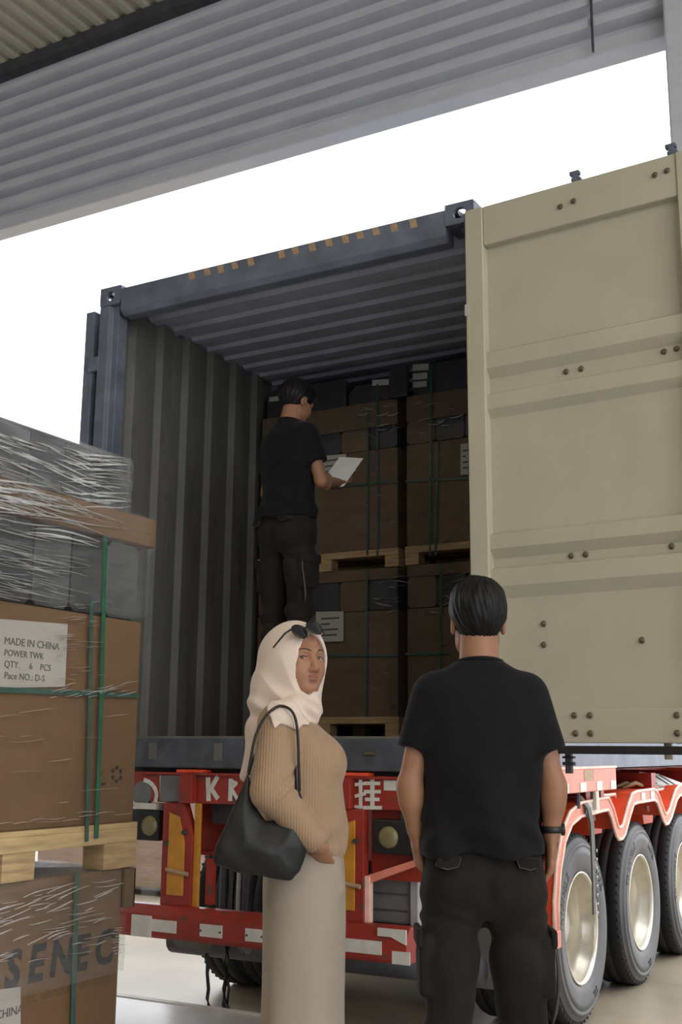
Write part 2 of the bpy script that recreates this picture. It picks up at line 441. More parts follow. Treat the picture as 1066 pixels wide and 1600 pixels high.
# left corner post with its channel recess, and the slim right post behind the open door
lp = MB(); lp.prism([(CX0, 0.0), (CX0 + 0.075, 0.0), (CX0 + 0.085, 0.03), (CX0 + 0.13, 0.03), (CX0 + 0.13, 0.11), (CX0, 0.15)], 'z', ZB + 0.118, ZT - 0.118)
lp.build('corner_post', MT['cont_out'], ct, bevel=0.004)
box('corner_post', (CX1 - 0.055, 0.0, ZB + 0.118), (CX1, 0.13, ZT - 0.118), MT['cont_out'], ct, bevel=0.004)
for px in (238, 340):    # old patches on the sill
    p = at(px, 1180, 'y', 0)
    box('sill_plate', (p[0] - 0.02, -0.011, ZB + 0.045), (p[0] + 0.035, -0.004, ZF - 0.03), MT['cont_in'], ct, bevel=0.002)
p = at(580, 1176, 'y', 0)
box('sill_lug', (p[0] - 0.035, -0.02, ZB + 0.085), (p[0] + 0.03, -0.004, ZB + 0.10), MT['bolt'], ct)
# corner castings with their oval holes
def casting(x0, y0, z0, sx, name='corner_casting'):
    w, l, h = 0.162, 0.178, 0.118
    mb = MB()
    t = 0.028
    n = 20
    def plate(face):
        # plate with an oval hole: ring between the oval and the rectangle
        if face == 'rear': A_, B_, rx, rz = w, h, 0.036, 0.031
        else: A_, B_, rx, rz = l, h, 0.040, 0.026
        ov = []; rc = []
        for k in range(n):
            a = 2 * math.pi * k / n
            ca, sa = math.cos(a), math.sin(a)
            ov.append((A_ / 2 + rx * ca, B_ / 2 + rz * sa))
            q = min((A_ / 2) / max(abs(ca), 1e-6), (B_ / 2) / max(abs(sa), 1e-6))
            rc.append((A_ / 2 + q * ca, B_ / 2 + q * sa))
        return ov, rc
    for face in ('rear', 'out', 'in', 'front'):
        ov, rc = plate('rear' if face in ('rear', 'front') else 'side')
        def P(p, d):
            if face == 'rear': return (x0 + p[0], y0 + d, z0 + p[1])
            if face == 'front': return (x0 + p[0], y0 + l - d, z0 + p[1])
            if face == 'out': return (x0 + (d if sx < 0 else w - d), y0 + p[0], z0 + p[1])
            return (x0 + (w - d if sx < 0 else d), y0 + p[0], z0 + p[1])
        V = [P(p, 0) for p in rc] + [P(p, 0) for p in ov] + [P(p, t) for p in ov] + [P(p, t) for p in rc]
        Fc = []
        for k in range(n):
            k2 = (k + 1) % n
            for a, b in ((0, 1), (1, 2), (2, 3)):
                Fc.append((a * n + k, a * n + k2, b * n + k2, b * n + k))
        mb.add(V, Fc)
    for zz, zd in ((z0, 1), (z0 + h, -1)):
        ov = []; rc = []
        for k in range(n):
            a = 2 * math.pi * k / n; ca, sa = math.cos(a), math.sin(a)
            ov.append((x0 + w / 2 + 0.036 * ca, y0 + l / 2 + 0.066 * sa))
            q = min((w / 2) / max(abs(ca), 1e-6), (l / 2) / max(abs(sa), 1e-6)); rc.append((x0 + w / 2 + q * ca, y0 + l / 2 + q * sa))
        V = [(*p, zz) for p in rc] + [(*p, zz) for p in ov] + [(*p, zz + zd * t) for p in ov] + [(*p, zz + zd * t) for p in rc]
        mb.add(V, [(a * n + k, a * n + (k + 1) % n, (a + 1) * n + (k + 1) % n, (a + 1) * n + k) for k in range(n) for a in range(3)])
    return mb.build(name, MT['cont_out'], ct)
for (x0, sx) in ((CX0, -1), (CX1 - 0.162, 1)):
    casting(x0, -0.004, ZT - 0.118, sx); casting(x0, -0.004, ZB, sx)
    casting(x0, CL - 0.174, ZT - 0.118, sx); casting(x0, CL - 0.174, ZB, sx)
# worn hazard stripes along the rear header
for px in (300, 324, 345, 367, 392, 440, 462, 488, 514, 540, 563, 588, 616, 646):
    yy = 430 - (px - 300) * 0.229
    p = at(px, yy, 'y', 0.0)
    w = 0.026; z1 = ZT - 0.03; z0 = z1 - 0.042 - 0.012 * random.random()
    MB().prism([(p[0] - w, z1), (p[0] + w - 0.012, z1), (p[0] + w, z0), (p[0] - w + 0.012, z0)], 'y', -0.0015, 0.004).build('hazard_stripe', MT['stripe'], header)
# left door folded right round against the container side
dl = MB()
dl.box((CX0 - 0.115, 0.055, ZF - 0.03), (CX0 - 0.06, 1.20, ZT - 0.13))
dleft = dl.build('folded_door', MT['cont_out'], ct, bevel=0.004)
box('door_edge_frame', (CX0 - 0.125, 0.015, ZF - 0.03), (CX0 - 0.055, 0.075, ZT - 0.125), MT['cont_out'], dleft, bevel=0.006)
for z in (1.9, 2.5, 3.1, 3.75):
    box('hinge', (CX0 - 0.07, -0.004, z), (CX0 + 0.01, 0.03, z + 0.09), MT['cont_out'], dleft, bevel=0.003)
# right door, open flat beside the container; its inner face shows
DA = -0.072           # swing towards the camera (radians)
def dw(x, d, z):      # door coordinates: x from hinge, d towards the camera, z
    return (0.022 + x * math.cos(DA) + d * math.sin(DA), -0.055 + x * math.sin(DA) - d * math.cos(DA), z)
DW, DZ0, DZ1 = 1.168, 1.515, 4.165
def dbox(mb, x0, x1, d0, d1, z0, z1, mi=0):
    V = [dw(x0, d1, z0), dw(x1, d1, z0), dw(x1, d0, z0), dw(x0, d0, z0), dw(x0, d1, z1), dw(x1, d1, z1), dw(x1, d0, z1), dw(x0, d0, z1)]
    return mb.add(V, [(3, 2, 1, 0), (4, 5, 6, 7), (0, 1, 5, 4), (1, 2, 6, 5), (2, 3, 7, 6), (3, 0, 4, 7)], mi)
prof = [(DZ1 - 0.03, 0.0), (3.412, 0.0), (3.394, 0.034), (3.312, 0.034), (3.268, -0.002), (3.196, -0.002), (3.180, 0.034), (3.106, 0.034), (3.066, 0.0),
        (2.505, 0.0), (2.488, 0.034), (2.420, 0.034), (2.376, -0.002), (2.336, -0.002), (2.322, 0.034), (2.240, 0.034), (2.186, 0.0), (DZ0 + 0.03, 0.0)]
mb = MB()
mb.strip([dw(0.05, d, z) for z, d in prof], [dw(DW - 0.05, d, z) for z, d in prof])
mb.strip([dw(0.05, d - 0.012, z) for z, d in prof], [dw(DW - 0.05, d - 0.012, z) for z, d in prof])
door = mb.build('open_door', MT['door'], ct)
for x0, x1 in ((0.0, 0.098), (DW - 0.098, DW)):
    mb = MB(); dbox(mb, x0, x1, -0.03, 0.052, DZ0, DZ1); mb.build('door_frame_post', MT['door'], door, bevel=0.006)
mb = MB(); dbox(mb, 0.098, DW - 0.098, -0.03, 0.045, 3.955, DZ1); mb.build('door_top_rail', MT['door'], door, bevel=0.006)
mb = MB(); dbox(mb, 0.098, DW - 0.098, -0.03, 0.016, DZ0 + 0.012, 1.672); mb.build('door_bottom_rail', MT['door'], door, bevel=0.004)
mb = MB(); dbox(mb, 0.0, DW, -0.045, 0.03, DZ0 - 0.035, DZ0); mb.build('door_gasket', MT['gasket'], door)
mb = MB(); dbox(mb, -0.012, 0.0, -0.045, 0.03, DZ0, DZ1); mb.build('door_gasket', MT['gasket'], door)
mb = MB(); dbox(mb, -0.004, 0.02, 0.03, 0.056, 3.60, 3.66); mb.build('gasket_clip', MT['paper2'], door)
bm_ = MB(); bm_.lathe([(0.0, 0.0), (0.0, 0.014), (0.003, 0.0145), (0.006, 0.0095), (0.013, 0.0085), (0.015, 0.0)], 'y', (0, 0, 0), 12)
bolt0 = None
def door_bolt(px, py, depth):
    global bolt0
    p = at(px, py, 'y', -0.10)
    x = (p[0] - 0.022) / math.cos(DA)
    q = dw(x, depth, p[2])
    if bolt0 is None:
        V = [(-v[0], -v[1], v[2]) for v in bm_.v]
        bolt0 = link_mesh('bolt', V, bm_.f, MT['bolt'], door, local=True)
        bolt0.location = q; bolt0.rotation_euler = (0, 0, DA)
    else:
        share(bolt0, 'bolt', q, door, (0, 0, DA))
for px, py, d in ((881, 328, 0.046), (902, 320, 0.046), (1031, 284, 0.046), (1050, 278, 0.046), (884, 580, -0.001), (908, 576, -0.001), (1040, 552, -0.001), (1060, 548, -0.001),
                  (892, 868, -0.001), (915, 866, -0.001), (1052, 855, -0.001), (848, 974, 0.001), (848, 1007, 0.001), (1005, 1001, 0.001),
                  (899, 1118, 0.017), (924, 1118, 0.017), (901, 1146, 0.017), (925, 1146, 0.017), (1062, 1118, 0.017), (1063, 1146, 0.017)):
    door_bolt(px, py, d)
# lock-bar cam brackets standing proud of the door's top edge
for px in (893, 1047):
    p = at(px, 300 if px < 1000 else 250, 'y', -0.10)
    x = (p[0] - 0.022) / math.cos(DA)
    mb = MB(); dbox(mb, x - 0.012, x + 0.012, -0.075, -0.045, DZ1 - 0.12, DZ1 + 0.105)
    dbox(mb, x - 0.028, x + 0.020, -0.080, -0.050, DZ1 + 0.090, DZ1 + 0.108); dbox(mb, x - 0.02, x + 0.026, -0.080, -0.050, DZ1 + 0.055, DZ1 + 0.071)
    mb.build('lock_cam', MT['cont_out'], door)
for x in (0.35, 0.86):
    MB().tube([dw(x, -0.075, DZ0 - 0.055), dw(x, -0.075, DZ1 + 0.02)], 0.017, 10).build('lock_bar', MT['door'], door, smooth=True)
mb = MB(); dbox(mb, 0.405, 0.432, -0.07, -0.045, DZ0 - 0.12, DZ0 - 0.03); dbox(mb, 0.392, 0.445, -0.07, -0.045, DZ0 - 0.085, DZ0 - 0.07); dbox(mb, 0.392, 0.445, -0.07, -0.045, DZ0 - 0.055, DZ0 - 0.045)
mb.build('lock_cam', MT['darksteel'], door)

# ------------------------------------------------------------------ trailer
TC = -1.19
tr = thing('container_trailer', 'worn red skeletal trailer carrying the open container', 'trailer', (TC, 0, 0))
HZ0, HZ1 = 1.208, 1.365
hdr = box('rear_crossbeam', (-2.43, -0.01, HZ0), (0.0, 0.16, HZ1), MT['red'], tr, bevel=0.006)
box('beam_flange', (-2.43, -0.03, HZ1 - 0.012), (0.0, -0.005, HZ1), MT['red'], hdr)
def onY(px, py): return at(px, py, 'y', -0.012)
# twist-lock plates on the beam
for x in (-1.72, -0.74):
    box('lock_plate', (x, -0.035, HZ1), (x + 0.17, 0.13, HZ1 + 0.016), MT['red_daylit'], tr, bevel=0.004)
# worn grey patches and recess of the beam
box('recess_plate', (-1.835, -0.02, HZ0 + 0.004), (-1.69, -0.008, HZ1 - 0.014), MT['tool'], hdr, bevel=0.003)
box('beam_web', (-1.685, -0.055, HZ0 + 0.0), (-1.60, -0.008, HZ1 - 0.012), MT['red'], hdr, bevel=0.004)
p0, p1 = onY(540, 1215), onY(556, 1250)
box('beam_web', (-0.73, -0.05, HZ0), (-0.655, -0.008, HZ1 - 0.012), MT['red'], hdr, bevel=0.004)
# painted letter K, a ring arc, the following stroke
def stroke(name, pts, w, m, parent, y=-0.0135, th=0.004):
    for i_, (a, b) in enumerate(zip(pts[:-1], pts[1:])):
        stroke.n = (stroke.n + 1) % 9; y = -0.0135 - 0.0005 * stroke.n
        a = np.array(a); b = np.array(b); d = b - a; L_ = np.linalg.norm(d); d = d / L_; n = np.array([-d[1], d[0]]) * w / 2
        q = [a - d * w * 0.2 + n, b + d * w * 0.2 + n, b + d * w * 0.2 - n, a - d * w * 0.2 - n]
        MB().prism([tuple(v) for v in q], 'y', y, y + th).build(name, m, parent)
stroke.n = 0
def xz(px, py): p = onY(px, py); return (p[0], p[2])
stroke('painted_letter', [xz(325, 1216), xz(326, 1250)], 0.026, MT['white_refl'], hdr)
stroke('painted_letter', [xz(340, 1214), xz(330, 1232), xz(340, 1247)], 0.024, MT['white_refl'], hdr)
stroke('painted_letter', [xz(361, 1218), xz(360, 1250)], 0.024, MT['white_refl'], hdr)
stroke('painted_letter', [xz(361, 1220), xz(370, 1224), xz(362, 1232), xz(372, 1249)], 0.018, MT['white_refl'], hdr)
arc = [xz(221 + 24 * math.cos(a), 1244 - 26 * math.sin(a)) for a in np.linspace(-0.3, 1.35, 7)]
stroke('painted_ring', arc, 0.022, MT['white_refl'], hdr)
c_ = xz(222, 1240)
MB().lathe([(-0.0135, 0.0), (-0.0135, 0.066), (-0.008, 0.066)], 'y', (c_[0], 0, c_[1]), 20).build('painted_disc', MT['tool'], hdr)
stroke('painted_letter', [xz(252, 1212), xz(252, 1250)], 0.014, MT['white_refl'], hdr)
# the painted Chinese character (hand-and-two-earths, "hang")
S = MT['white_refl']
stroke('painted_character', [xz(564, 1219), xz(564, 1262)], 0.018, S, hdr)
stroke('painted_character', [xz(556, 1226), xz(571, 1224)], 0.016, S, hdr)
stroke('painted_character', [xz(556, 1244), xz(571, 1240)], 0.016, S, hdr)
stroke('painted_character', [xz(555, 1260), xz(564, 1262)], 0.014, S, hdr)
stroke('painted_character', [xz(582, 1219), xz(582, 1262)], 0.022, S, hdr)
for y_, e in ((1224, 11), (1237, 12), (1249, 10), (1262, 14)):
    stroke('painted_character', [xz(582 - e, y_), xz(582 + e, y_)], 0.017, S, hdr)
for (a, b, c, d) in ((600, 1220, 655, 1235), (630, 1254, 640, 1267)):
    q0, q1 = xz(a, d), xz(c, b)
    box('reflector', (q0[0], -0.014, q0[1]), (q1[0], -0.008, q1[1]), MT['white_refl'], hdr, bevel=0.001)
# chassis beams, crossmembers
for x in (-1.78, -0.76):
    for (a, b, m_) in (((x - 0.0, 0.16, 0.93), (x + 0.16, 11.5, 0.95), 'red'), ((x, 0.16, 1.33), (x + 0.16, 11.5, 1.355), 'red'), ((x + 0.07, 0.16, 0.95), (x + 0.09, 11.5, 1.33), 'red')):
        box('chassis_beam', a, b, MT[m_], tr)
for y_ in (0.7, 1.9, 3.2, 4.6, 6.2, 8.0, 10.0):
    box('crossmember', (-2.40, y_, 1.22), (0.0, y_ + 0.12, 1.345), MT['red'], tr)
# right outrigger / lock arm with reflective squares
q = [at(px, py, 'x', 0.05) for px, py in ((872, 1207), (955, 1193), (955, 1231), (872, 1244))]
sr = box('side_rail', (0.034, 0.85, 1.268), (0.10, 1.95, 1.400), MT['pink'], tr, bevel=0.006)
box('rail_lid', (0.032, 0.84, 1.396), (0.106, 1.955, 1.408), MT['trim'], sr)
for y0 in (0.90, 1.22, 1.53, 1.82):
    box('reflector', (0.098, y0, 1.272), (0.1025, y0 + 0.115, 1.322), MT['white_refl'], sr)
box('rail_stain', (0.099, 1.30, 1.33), (0.102, 1.48, 1.39), MT['stripe'], sr)
MB().tube([(0.06, 1.62, 1.16), (0.06, 1.62, 1.27)], 0.025, 10).build('rail_support', MT['rim'], tr)
MB().tube([(0.06, 1.30, 1.18), (0.06, 1.30, 1.27)], 0.014, 8).build('rail_support', MT['darksteel'], tr)
box('rail_bracket', (-0.25, 1.65, 1.14), (0.0, 1.95, 1.27), MT['red'], tr, bevel=0.004)
box('rail_bracket', (-0.35, 1.0, 1.15), (-0.05, 1.25, 1.20), MT['red'], tr, bevel=0.004)
# bumper
bz0, bz1 = 0.530, 0.690
bp = MB()
bp.prism([(-0.09, bz0), (-0.105, bz0 + 0.02), (-0.105, bz0 + 0.115), (-0.06, bz1), (0.0, bz1), (0.0, bz0)], 'x', -2.06, -0.325)
bump = bp.build('rear_bumper', MT['red'], tr, bevel=0.004)
def refl(x0, x1, z0=0.566, z1=0.626):
    box('reflector', (x0, -0.110, z0), (x1, -0.103, z1), MT['white_refl'], bump, bevel=0.001)
def bx(px): return at(px, 1450, 'y', -0.11)[0]
for a, b in ((226, 275), (312, 347), (383, 416), (452, 486), (520, 596)):
    refl(bx(a), bx(b))
box('end_plate', (bx(205), -0.112, bz0 + 0.004), (bx(236), -0.102, bz1 - 0.05), MT['white_refl'], bump, bevel=0.001)
box('end_plate', (bx(612), -0.109, bz0 + 0.004), (bx(640), -0.102, bz1 - 0.10), MT['white_refl'], bump, bevel=0.001)
MB().prism([(-0.5 + 0.03, bz1 - 0.005), (-0.325, bz1 - 0.005), (-0.325, bz0 + 0.09), (-0.40, bz0 + 0.12), (-0.47, bz1 - 0.04)], 'y', -0.113, -0.10).build('end_plate', MT['white_refl'], bump)
for px in (314, 344, 386, 410):
    x = bx(px); MB().lathe([(-0.1145, 0.0), (-0.1145, 0.006), (-0.109, 0.006)], 'y', (x, 0, 0.594), 8).build('rivet', MT['bolt'], bump)
# uprights with yellow plates
def upright(x0, x1, side):
    pts = [(x0, bz1 - 0.02), (x1, bz1 - 0.02), (x1, HZ0 - 0.16), (x1 - 0.05, HZ0 - 0.03), (x1 - 0.06, HZ0), (x0 + 0.0, HZ0)]
    if side > 0: pts = [(x0 + x1 - a, b) for a, b in pts][::-1]
    u = MB().prism(pts, 'y', -0.035, 0.02).build('upright', MT['red'], tr, bevel=0.004)
    w = 0.045
    ins = [(x0 + w, bz1 + 0.05), (x1 - w, bz1 + 0.05), (x1 - w, HZ0 - 0.2), (x1 - w - 0.04, HZ0 - 0.07), (x0 + w, HZ0 - 0.05)]
    if side > 0: ins = [(x0 + x1 - a, b) for a, b in ins][::-1]
    MB().prism(ins, 'y', -0.043, -0.03).build('yellow_plate', MT['yellow'], u, bevel=0.003)
    fx = x1 if side < 0 else x0 - 0.035
    box('yellow_flange', (fx, -0.02, bz1 - 0.02), (fx + 0.035, 0.0, HZ0), MT['yellow'], u, bevel=0.003)
    MB().tube([(x0 + 0.05, -0.055, 0.87), (x1 - 0.01, -0.05, 0.852)], 0.011, 8).build('latch_rod', MT['stripe'], u)
    for (a, b) in ((0.15, 1.06), (0.035, 1.0)):
        MB().lathe([(-0.055, 0.0), (-0.055, 0.011), (-0.035, 0.014)], 'y', (x0 + a, 0, b), 10).build('bolt_head', MT['darksteel'], u)
    return u
upright(-1.795, -1.60, -1)
upright(-0.775, -0.585, 1)
# lamp boxes
def lamp_box(x0, x1, ly, lr):
    b = box('lamp_box', (x0, -0.02, 1.005), (x1, 0.10, 1.165), MT['lampbox'], tr, bevel=0.008)
    for x, m_ in ((ly, 'lens_y'), (lr, 'lens_r')):
        MB().lathe([(-0.042, 0.0), (-0.040, 0.03), (-0.034, 0.047), (-0.02, 0.052)], 'y', (x, 0, 1.083), 24).build('lamp_lens', MT[m_], b, smooth=True)
    box('lamp_bracket', ((x0 + x1) / 2 - 0.03, 0.02, 1.165), ((x0 + x1) / 2 + 0.03, 0.08, HZ0), MT['darksteel'], b)
lamp_box(-0.545, -0.22, -0.459, -0.30)
lamp_box(-2.16, -1.835, -1.895, -2.07)
box('plate_bracket', (-2.0, -0.02, 1.168), (-1.86, 0.06, 1.200), MT['white_refl'], tr)
# inclined red brace and inner webs right of the upright
MB().prism([(-0.585, 0.86), (-0.25, 0.985), (-0.25, 1.012), (-0.585, 0.90)], 'y', -0.01, 0.05).build('brace', MT['pink'], tr)
box('brace', (-0.59, -0.02, 0.68), (-0.562, 0.02, 0.90), MT['trim'], tr)
box('web_plate', (-0.585, 0.05, 0.88), (-0.25, 0.075, HZ0), MT['red'], tr)
box('web_plate', (-1.60, 0.14, 1.10), (-0.78, 0.16, HZ0), MT['darksteel'], tr)  # red web given a dark colour to paint the shadow between the uprights
# wheels: six dual pairs
R_T = 0.515
def tyre_profile():
    # (h along axle from outer face inwards, r)
    return [(0.022, 0.298), (0.006, 0.320), (0.0, 0.36), (-0.006, 0.400), (-0.007, 0.428), (-0.002, 0.431), (-0.002, 0.444), (-0.005, 0.447), (0.000, 0.462), (0.006, 0.464), (0.012, 0.482), (0.020, 0.490), (0.032, 0.508), (0.045, R_T),
            (0.095, R_T), (0.100, 0.503), (0.108, 0.503), (0.113, R_T), (0.160, R_T), (0.165, 0.503), (0.173, 0.503), (0.178, R_T),
            (0.225, R_T), (0.240, 0.508), (0.255, 0.485), (0.270, 0.43), (0.268, 0.36), (0.250, 0.298)]
def wheel_mesh():
    pf = tyre_profile()
    mb = MB()
    n = 72
    mb.lathe([(-h, r) for h, r in pf], 'x', (0, 0, 0), n)
    # face materials: sidewall faces grey, tread black
    m = len(pf)
    mi = []
    for k in range(n):
        for i in range(m - 1):
            mi.append(0 if 11 <= i <= 23 else 1)
    mb.m = mi
    # shoulder lugs
    for k in range(60):
        a = 2 * math.pi * k / 60
        M = Matrix.Rotation(a, 4, 'X')
        mb.box((-0.050, -0.010, R_T - 0.016), (-0.026, 0.006, R_T - 0.0015), 0, M)
    return mb
T = wheel_mesh()
RM = MB()
RM.lathe([(-0.020, 0.298), (-0.012, 0.306), (-0.006, 0.303), (-0.010, 0.292), (-0.028, 0.286), (-0.05, 0.283), (-0.085, 0.262), (-0.12, 0.252), (-0.190, 0.250), (-0.200, 0.235), (-0.195, 0.20), (-0.185, 0.165), (-0.183, 0.120), (-0.19, 0.0)], 'x', (0, 0, 0), 56)
HB = MB()
HB.lathe([(-0.185, 0.112), (-0.125, 0.108), (-0.115, 0.098), (-0.108, 0.06), (-0.106, 0.0)], 'x', (0, 0, 0), 28)
NUT = MB(); NUT.lathe([(-0.185, 0.016), (-0.153, 0.016), (-0.151, 0.0)], 'x', (0, 0.1425, 0), 6)
HOLE = MB(); HOLE.lathe([(-0.1925, 0.0), (-0.190, 0.028), (-0.196, 0.03)], 'x', (0, 0.197, 0), 14)
wheel_src = {}
def wheel(x, y, outward, detail=True):
    """outward +1: outer face towards +x"""
    rot = (0, 0, 0) if outward > 0 else (0, 0, math.pi)
    if 't' not in wheel_src:
        w = T.build('wheel', [MT['rubber'], MT['sidewall']], tr, smooth=True, local=True)
        w.location = (x, y, R_T); w.rotation_euler = rot
        l = tr.location; w.matrix_parent_inverse = Matrix.Translation((-l[0], -l[1], -l[2]))
        wheel_src['t'] = w
    else:
        w = share(wheel_src['t'], 'wheel', (x, y, R_T), tr, rot)
    def sub(key, mb, m, **k):
        if key not in wheel_src:
            wheel_src[key] = mb.build(key, m, w, smooth=k.get('smooth', True), local=True)
            if 'rx' in k: wheel_src[key].rotation_euler = (k['rx'], 0, 0)
        else:
            c = share(wheel_src[key], key, (0, 0, 0), w, (k.get('rx', 0), 0, 0))
    sub('rim', RM, MT['rim'])
    if detail:
        sub('hub', HB, MT['rim'])
        for k in range(10): sub('lug_nut', NUT, MT['bolt'], smooth=False, rx=2 * math.pi * k / 10)
        for k in range(8): sub('hand_hole', HOLE, MT['gasket'], smooth=False, rx=2 * math.pi * (k + 0.5) / 8)
    return w
WY = (1.54, 2.85, 4.16)
for k, y_ in enumerate(WY):
    w = wheel(-0.008, y_, 1)
    # raised lettering on the outer sidewall
    for word, a0, da in (('TRIANGLE', (3.05, 2.75, 3.3)[k], 0.105), ('TR', (5.2, 5.0, 5.4)[k], 0.10), ('16PR', (0.8, 1.05, 0.6)[k], 0.10)):
        for i, chh in enumerate(word):
            a = a0 - da * i
            c = (0.0065, 0.385 * math.cos(a), 0.385 * math.sin(a))
            lettering('raised_letter', chh, 0.062, MT['emboss'], frame4(c, (0, math.sin(a), -math.cos(a)), (0, math.cos(a), math.sin(a))), w, ext=0.0015, align='CENTER', bold=0.0015)
    wheel(-0.30, y_, 1, False)
    wheel(-2.372, y_, -1); wheel(-2.08, y_, -1, False)
    MB().tube([(-2.2, y_, R_T), (-0.2, y_, R_T)], 0.065, 14).build('axle', MT['darksteel'], tr, smooth=True)
    for x in (-1.70, -0.68):
        MB().lathe([(-0.12, 0.11), (-0.10, 0.13), (0.10, 0.13), (0.12, 0.11)], 'z', (x, y_ + 0.05, 0.80), 20).build('air_bag', MT['rubber'], tr, smooth=True)
        box('spring_hanger', (x - 0.05, y_ - 0.55, 0.50), (x + 0.05, y_ - 0.42, 0.95), MT['darksteel'], tr)
        box('leaf_spring', (x - 0.045, y_ - 0.52, 0.57), (x + 0.045, y_ + 0.45, 0.64), MT['darksteel'], tr)
# fenders
def fender(x_out, x_in, start=0):
    P = [(0.925, 0.555), (0.935, 0.72), (0.985, 0.88), (1.075, 1.015), (1.20, 1.098), (1.38, 1.135), (1.62, 1.140), (1.80, 1.146), (1.915, 1.148), (1.98, 1.10), (2.07, 0.99), (2.123, 0.962), (2.20, 0.962), (2.27, 0.985),
         (2.40, 1.09), (2.50, 1.158), (2.60, 1.165), (3.05, 1.168), (3.12, 1.150), (3.28, 1.02), (3.343, 0.989), (3.42, 0.992), (3.52, 1.03), (3.72, 1.15), (3.82, 1.175), (4.50, 1.185), (4.75, 1.10), (4.92, 0.90), (4.97, 0.60)]
    P = P[start:]
    # offset outward
    Q = []
    for i, p in enumerate(P):
        a = np.array(P[max(i - 1, 0)]); b = np.array(P[min(i + 1, len(P) - 1)]); d = b - a; d /= np.linalg.norm(d)
        Q.append((p[0] - d[1] * 0.072, p[1] + d[0] * 0.072))
    s = 1 if x_out > x_in else -1
    mb = MB()
    # top sheet (between outer lip and inner side), two skins
    mb.strip([(x_out, *p) for p in Q], [(x_in, *p) for p in Q])
    Pi = [(p[0] * 0.9 + q[0] * 0.1, p[1] * 0.9 + q[1] * 0.1) for p, q in zip(P, Q)]
    mb.strip([(x_out - s * 0.02, 0.15 * p[0] + 0.85 * q[0], 0.15 * p[1] + 0.85 * q[1]) for p, q in zip(P, Q)], [(x_in, 0.15 * p[0] + 0.85 * q[0], 0.15 * p[1] + 0.85 * q[1]) for p, q in zip(P, Q)])
    f = mb.build('fender', MT['red_daylit'], tr, smooth=False)
    mb = MB()
    mb.strip([(x_out, *p) for p in P], [(x_out, *p) for p in Q]); mb.strip([(x_out - s * 0.006, *p) for p in P], [(x_out - s * 0.006, *p) for p in Q])
    mb.build('fender_skirt', MT['pink'], f)
    MB().tube([(x_out, *p) for p in P], 0.010, 8).build('fender_edge', MT['trim'], f, smooth=True)
    MB().tube([(x_out, *p) for p in Q], 0.010, 8).build('fender_edge', MT['trim'], f, smooth=True)
    if start == 0: box('fender_foot', (min(x_out - 0.008, x_out + 0.012), 0.845, 0.50), (max(x_out - 0.008, x_out + 0.012), 0.935, 0.585), MT['pink'], f, bevel=0.004)
    return f
fr = fender(0.05, -0.60)
fender(-2.43, -1.80, 4)
# reflector decals and the white saddle tops on the right fender
for (y0, y1, z0, z1) in ((2.70, 2.80, 1.178, 1.226), (2.95, 3.05, 1.178, 1.230), (3.95, 4.05, 1.19, 1.24), (1.46, 1.70, 1.148, 1.203)):
    box('reflector', (0.0505, y0, z0), (0.0545, y1, z1), MT['white_refl'], fr)
# sloped red brackets behind the fender dips
for y_ in (2.19, 3.50):
    MB().prism([(y_ - 0.18, 1.175), (y_ + 0.25, 1.175), (y_ + 0.16, 0.98), (y_ - 0.09, 0.98)], 'x', -0.58, -0.12).build('fender_bracket', MT['red_daylit'], tr, bevel=0.004)
    box('bracket_shelf', (-0.62, y_ - 0.24, 1.175), (-0.06, y_ + 0.27, 1.215), MT['red_daylit'], tr, bevel=0.008)
    MB().tube([(-0.05, y_ - 0.24, 1.08), (-0.05, y_ - 0.24, 1.22), (-0.05, y_ + 0.24, 1.22), (-0.05, y_ + 0.27, 1.14)], 0.012, 6).build('bracket_rail', MT['trim'], tr)
# mudflaps
def flap(x0, x1, y_, z0, z1, m_):
    r = 0.05; pts = []
    for cx, cz, a0 in ((x0 + r, z0 + r, math.pi), (x1 - r, z0 + r, 1.5 * math.pi)):
        for k in range(5): pts.append((cx + r * math.cos(a0 + k * math.pi / 8), cz + r * math.sin(a0 + k * math.pi / 8)))
    pts += [(x1, z1), (x0, z1)]
    MB().prism(pts, 'y', y_, y_ + 0.012).build('mudflap', m_, tr)
a, b = at(270, 1490, 'y', 0.30), at(332, 1490, 'y', 0.30)
flap(a[0] - 0.0, b[0], 0.30, 0.415, 0.60, MT['flap'])
a, b = at(372, 1490, 'y', 0.30), at(390, 1490, 'y', 0.30)
flap(a[0], b[0] + 0.02, 0.30, 0.415, 0.60, MT['flap'])
a, b = at(715, 1540, 'y', 0.72), at(786, 1540, 'y', 0.72)
flap(a[0], b[0] + 0.22, 0.72, a[2], 0.95, MT['flap'])
# dark suspension bars seen left of the handbag
for px in (347, 360, 372, 383):
    p = at(px, 1400, 'y', 0.45)
    MB().tube([(p[0], 0.45, 0.55), (p[0] + 0.005, 0.45, 1.02)], 0.012 + 0.006 * (px % 2), 8).build('suspension_rod', MT['darksteel' if px != 372 else 'lampmetal'], tr)
a, b = at(560, 1470, 'y', 0.20), at(660, 1520, 'y', 0.20)
MB().tube([(-2.1, 0.5, 0.42), (-0.2, 0.5, 0.42)], 0.07, 14).build('air_tank', MT['darksteel'], tr, smooth=True)
box('lamp_bar', (-1.545, 0.02, 0.70), (-1.50, 0.05, 0.93), MT['red'], tr)

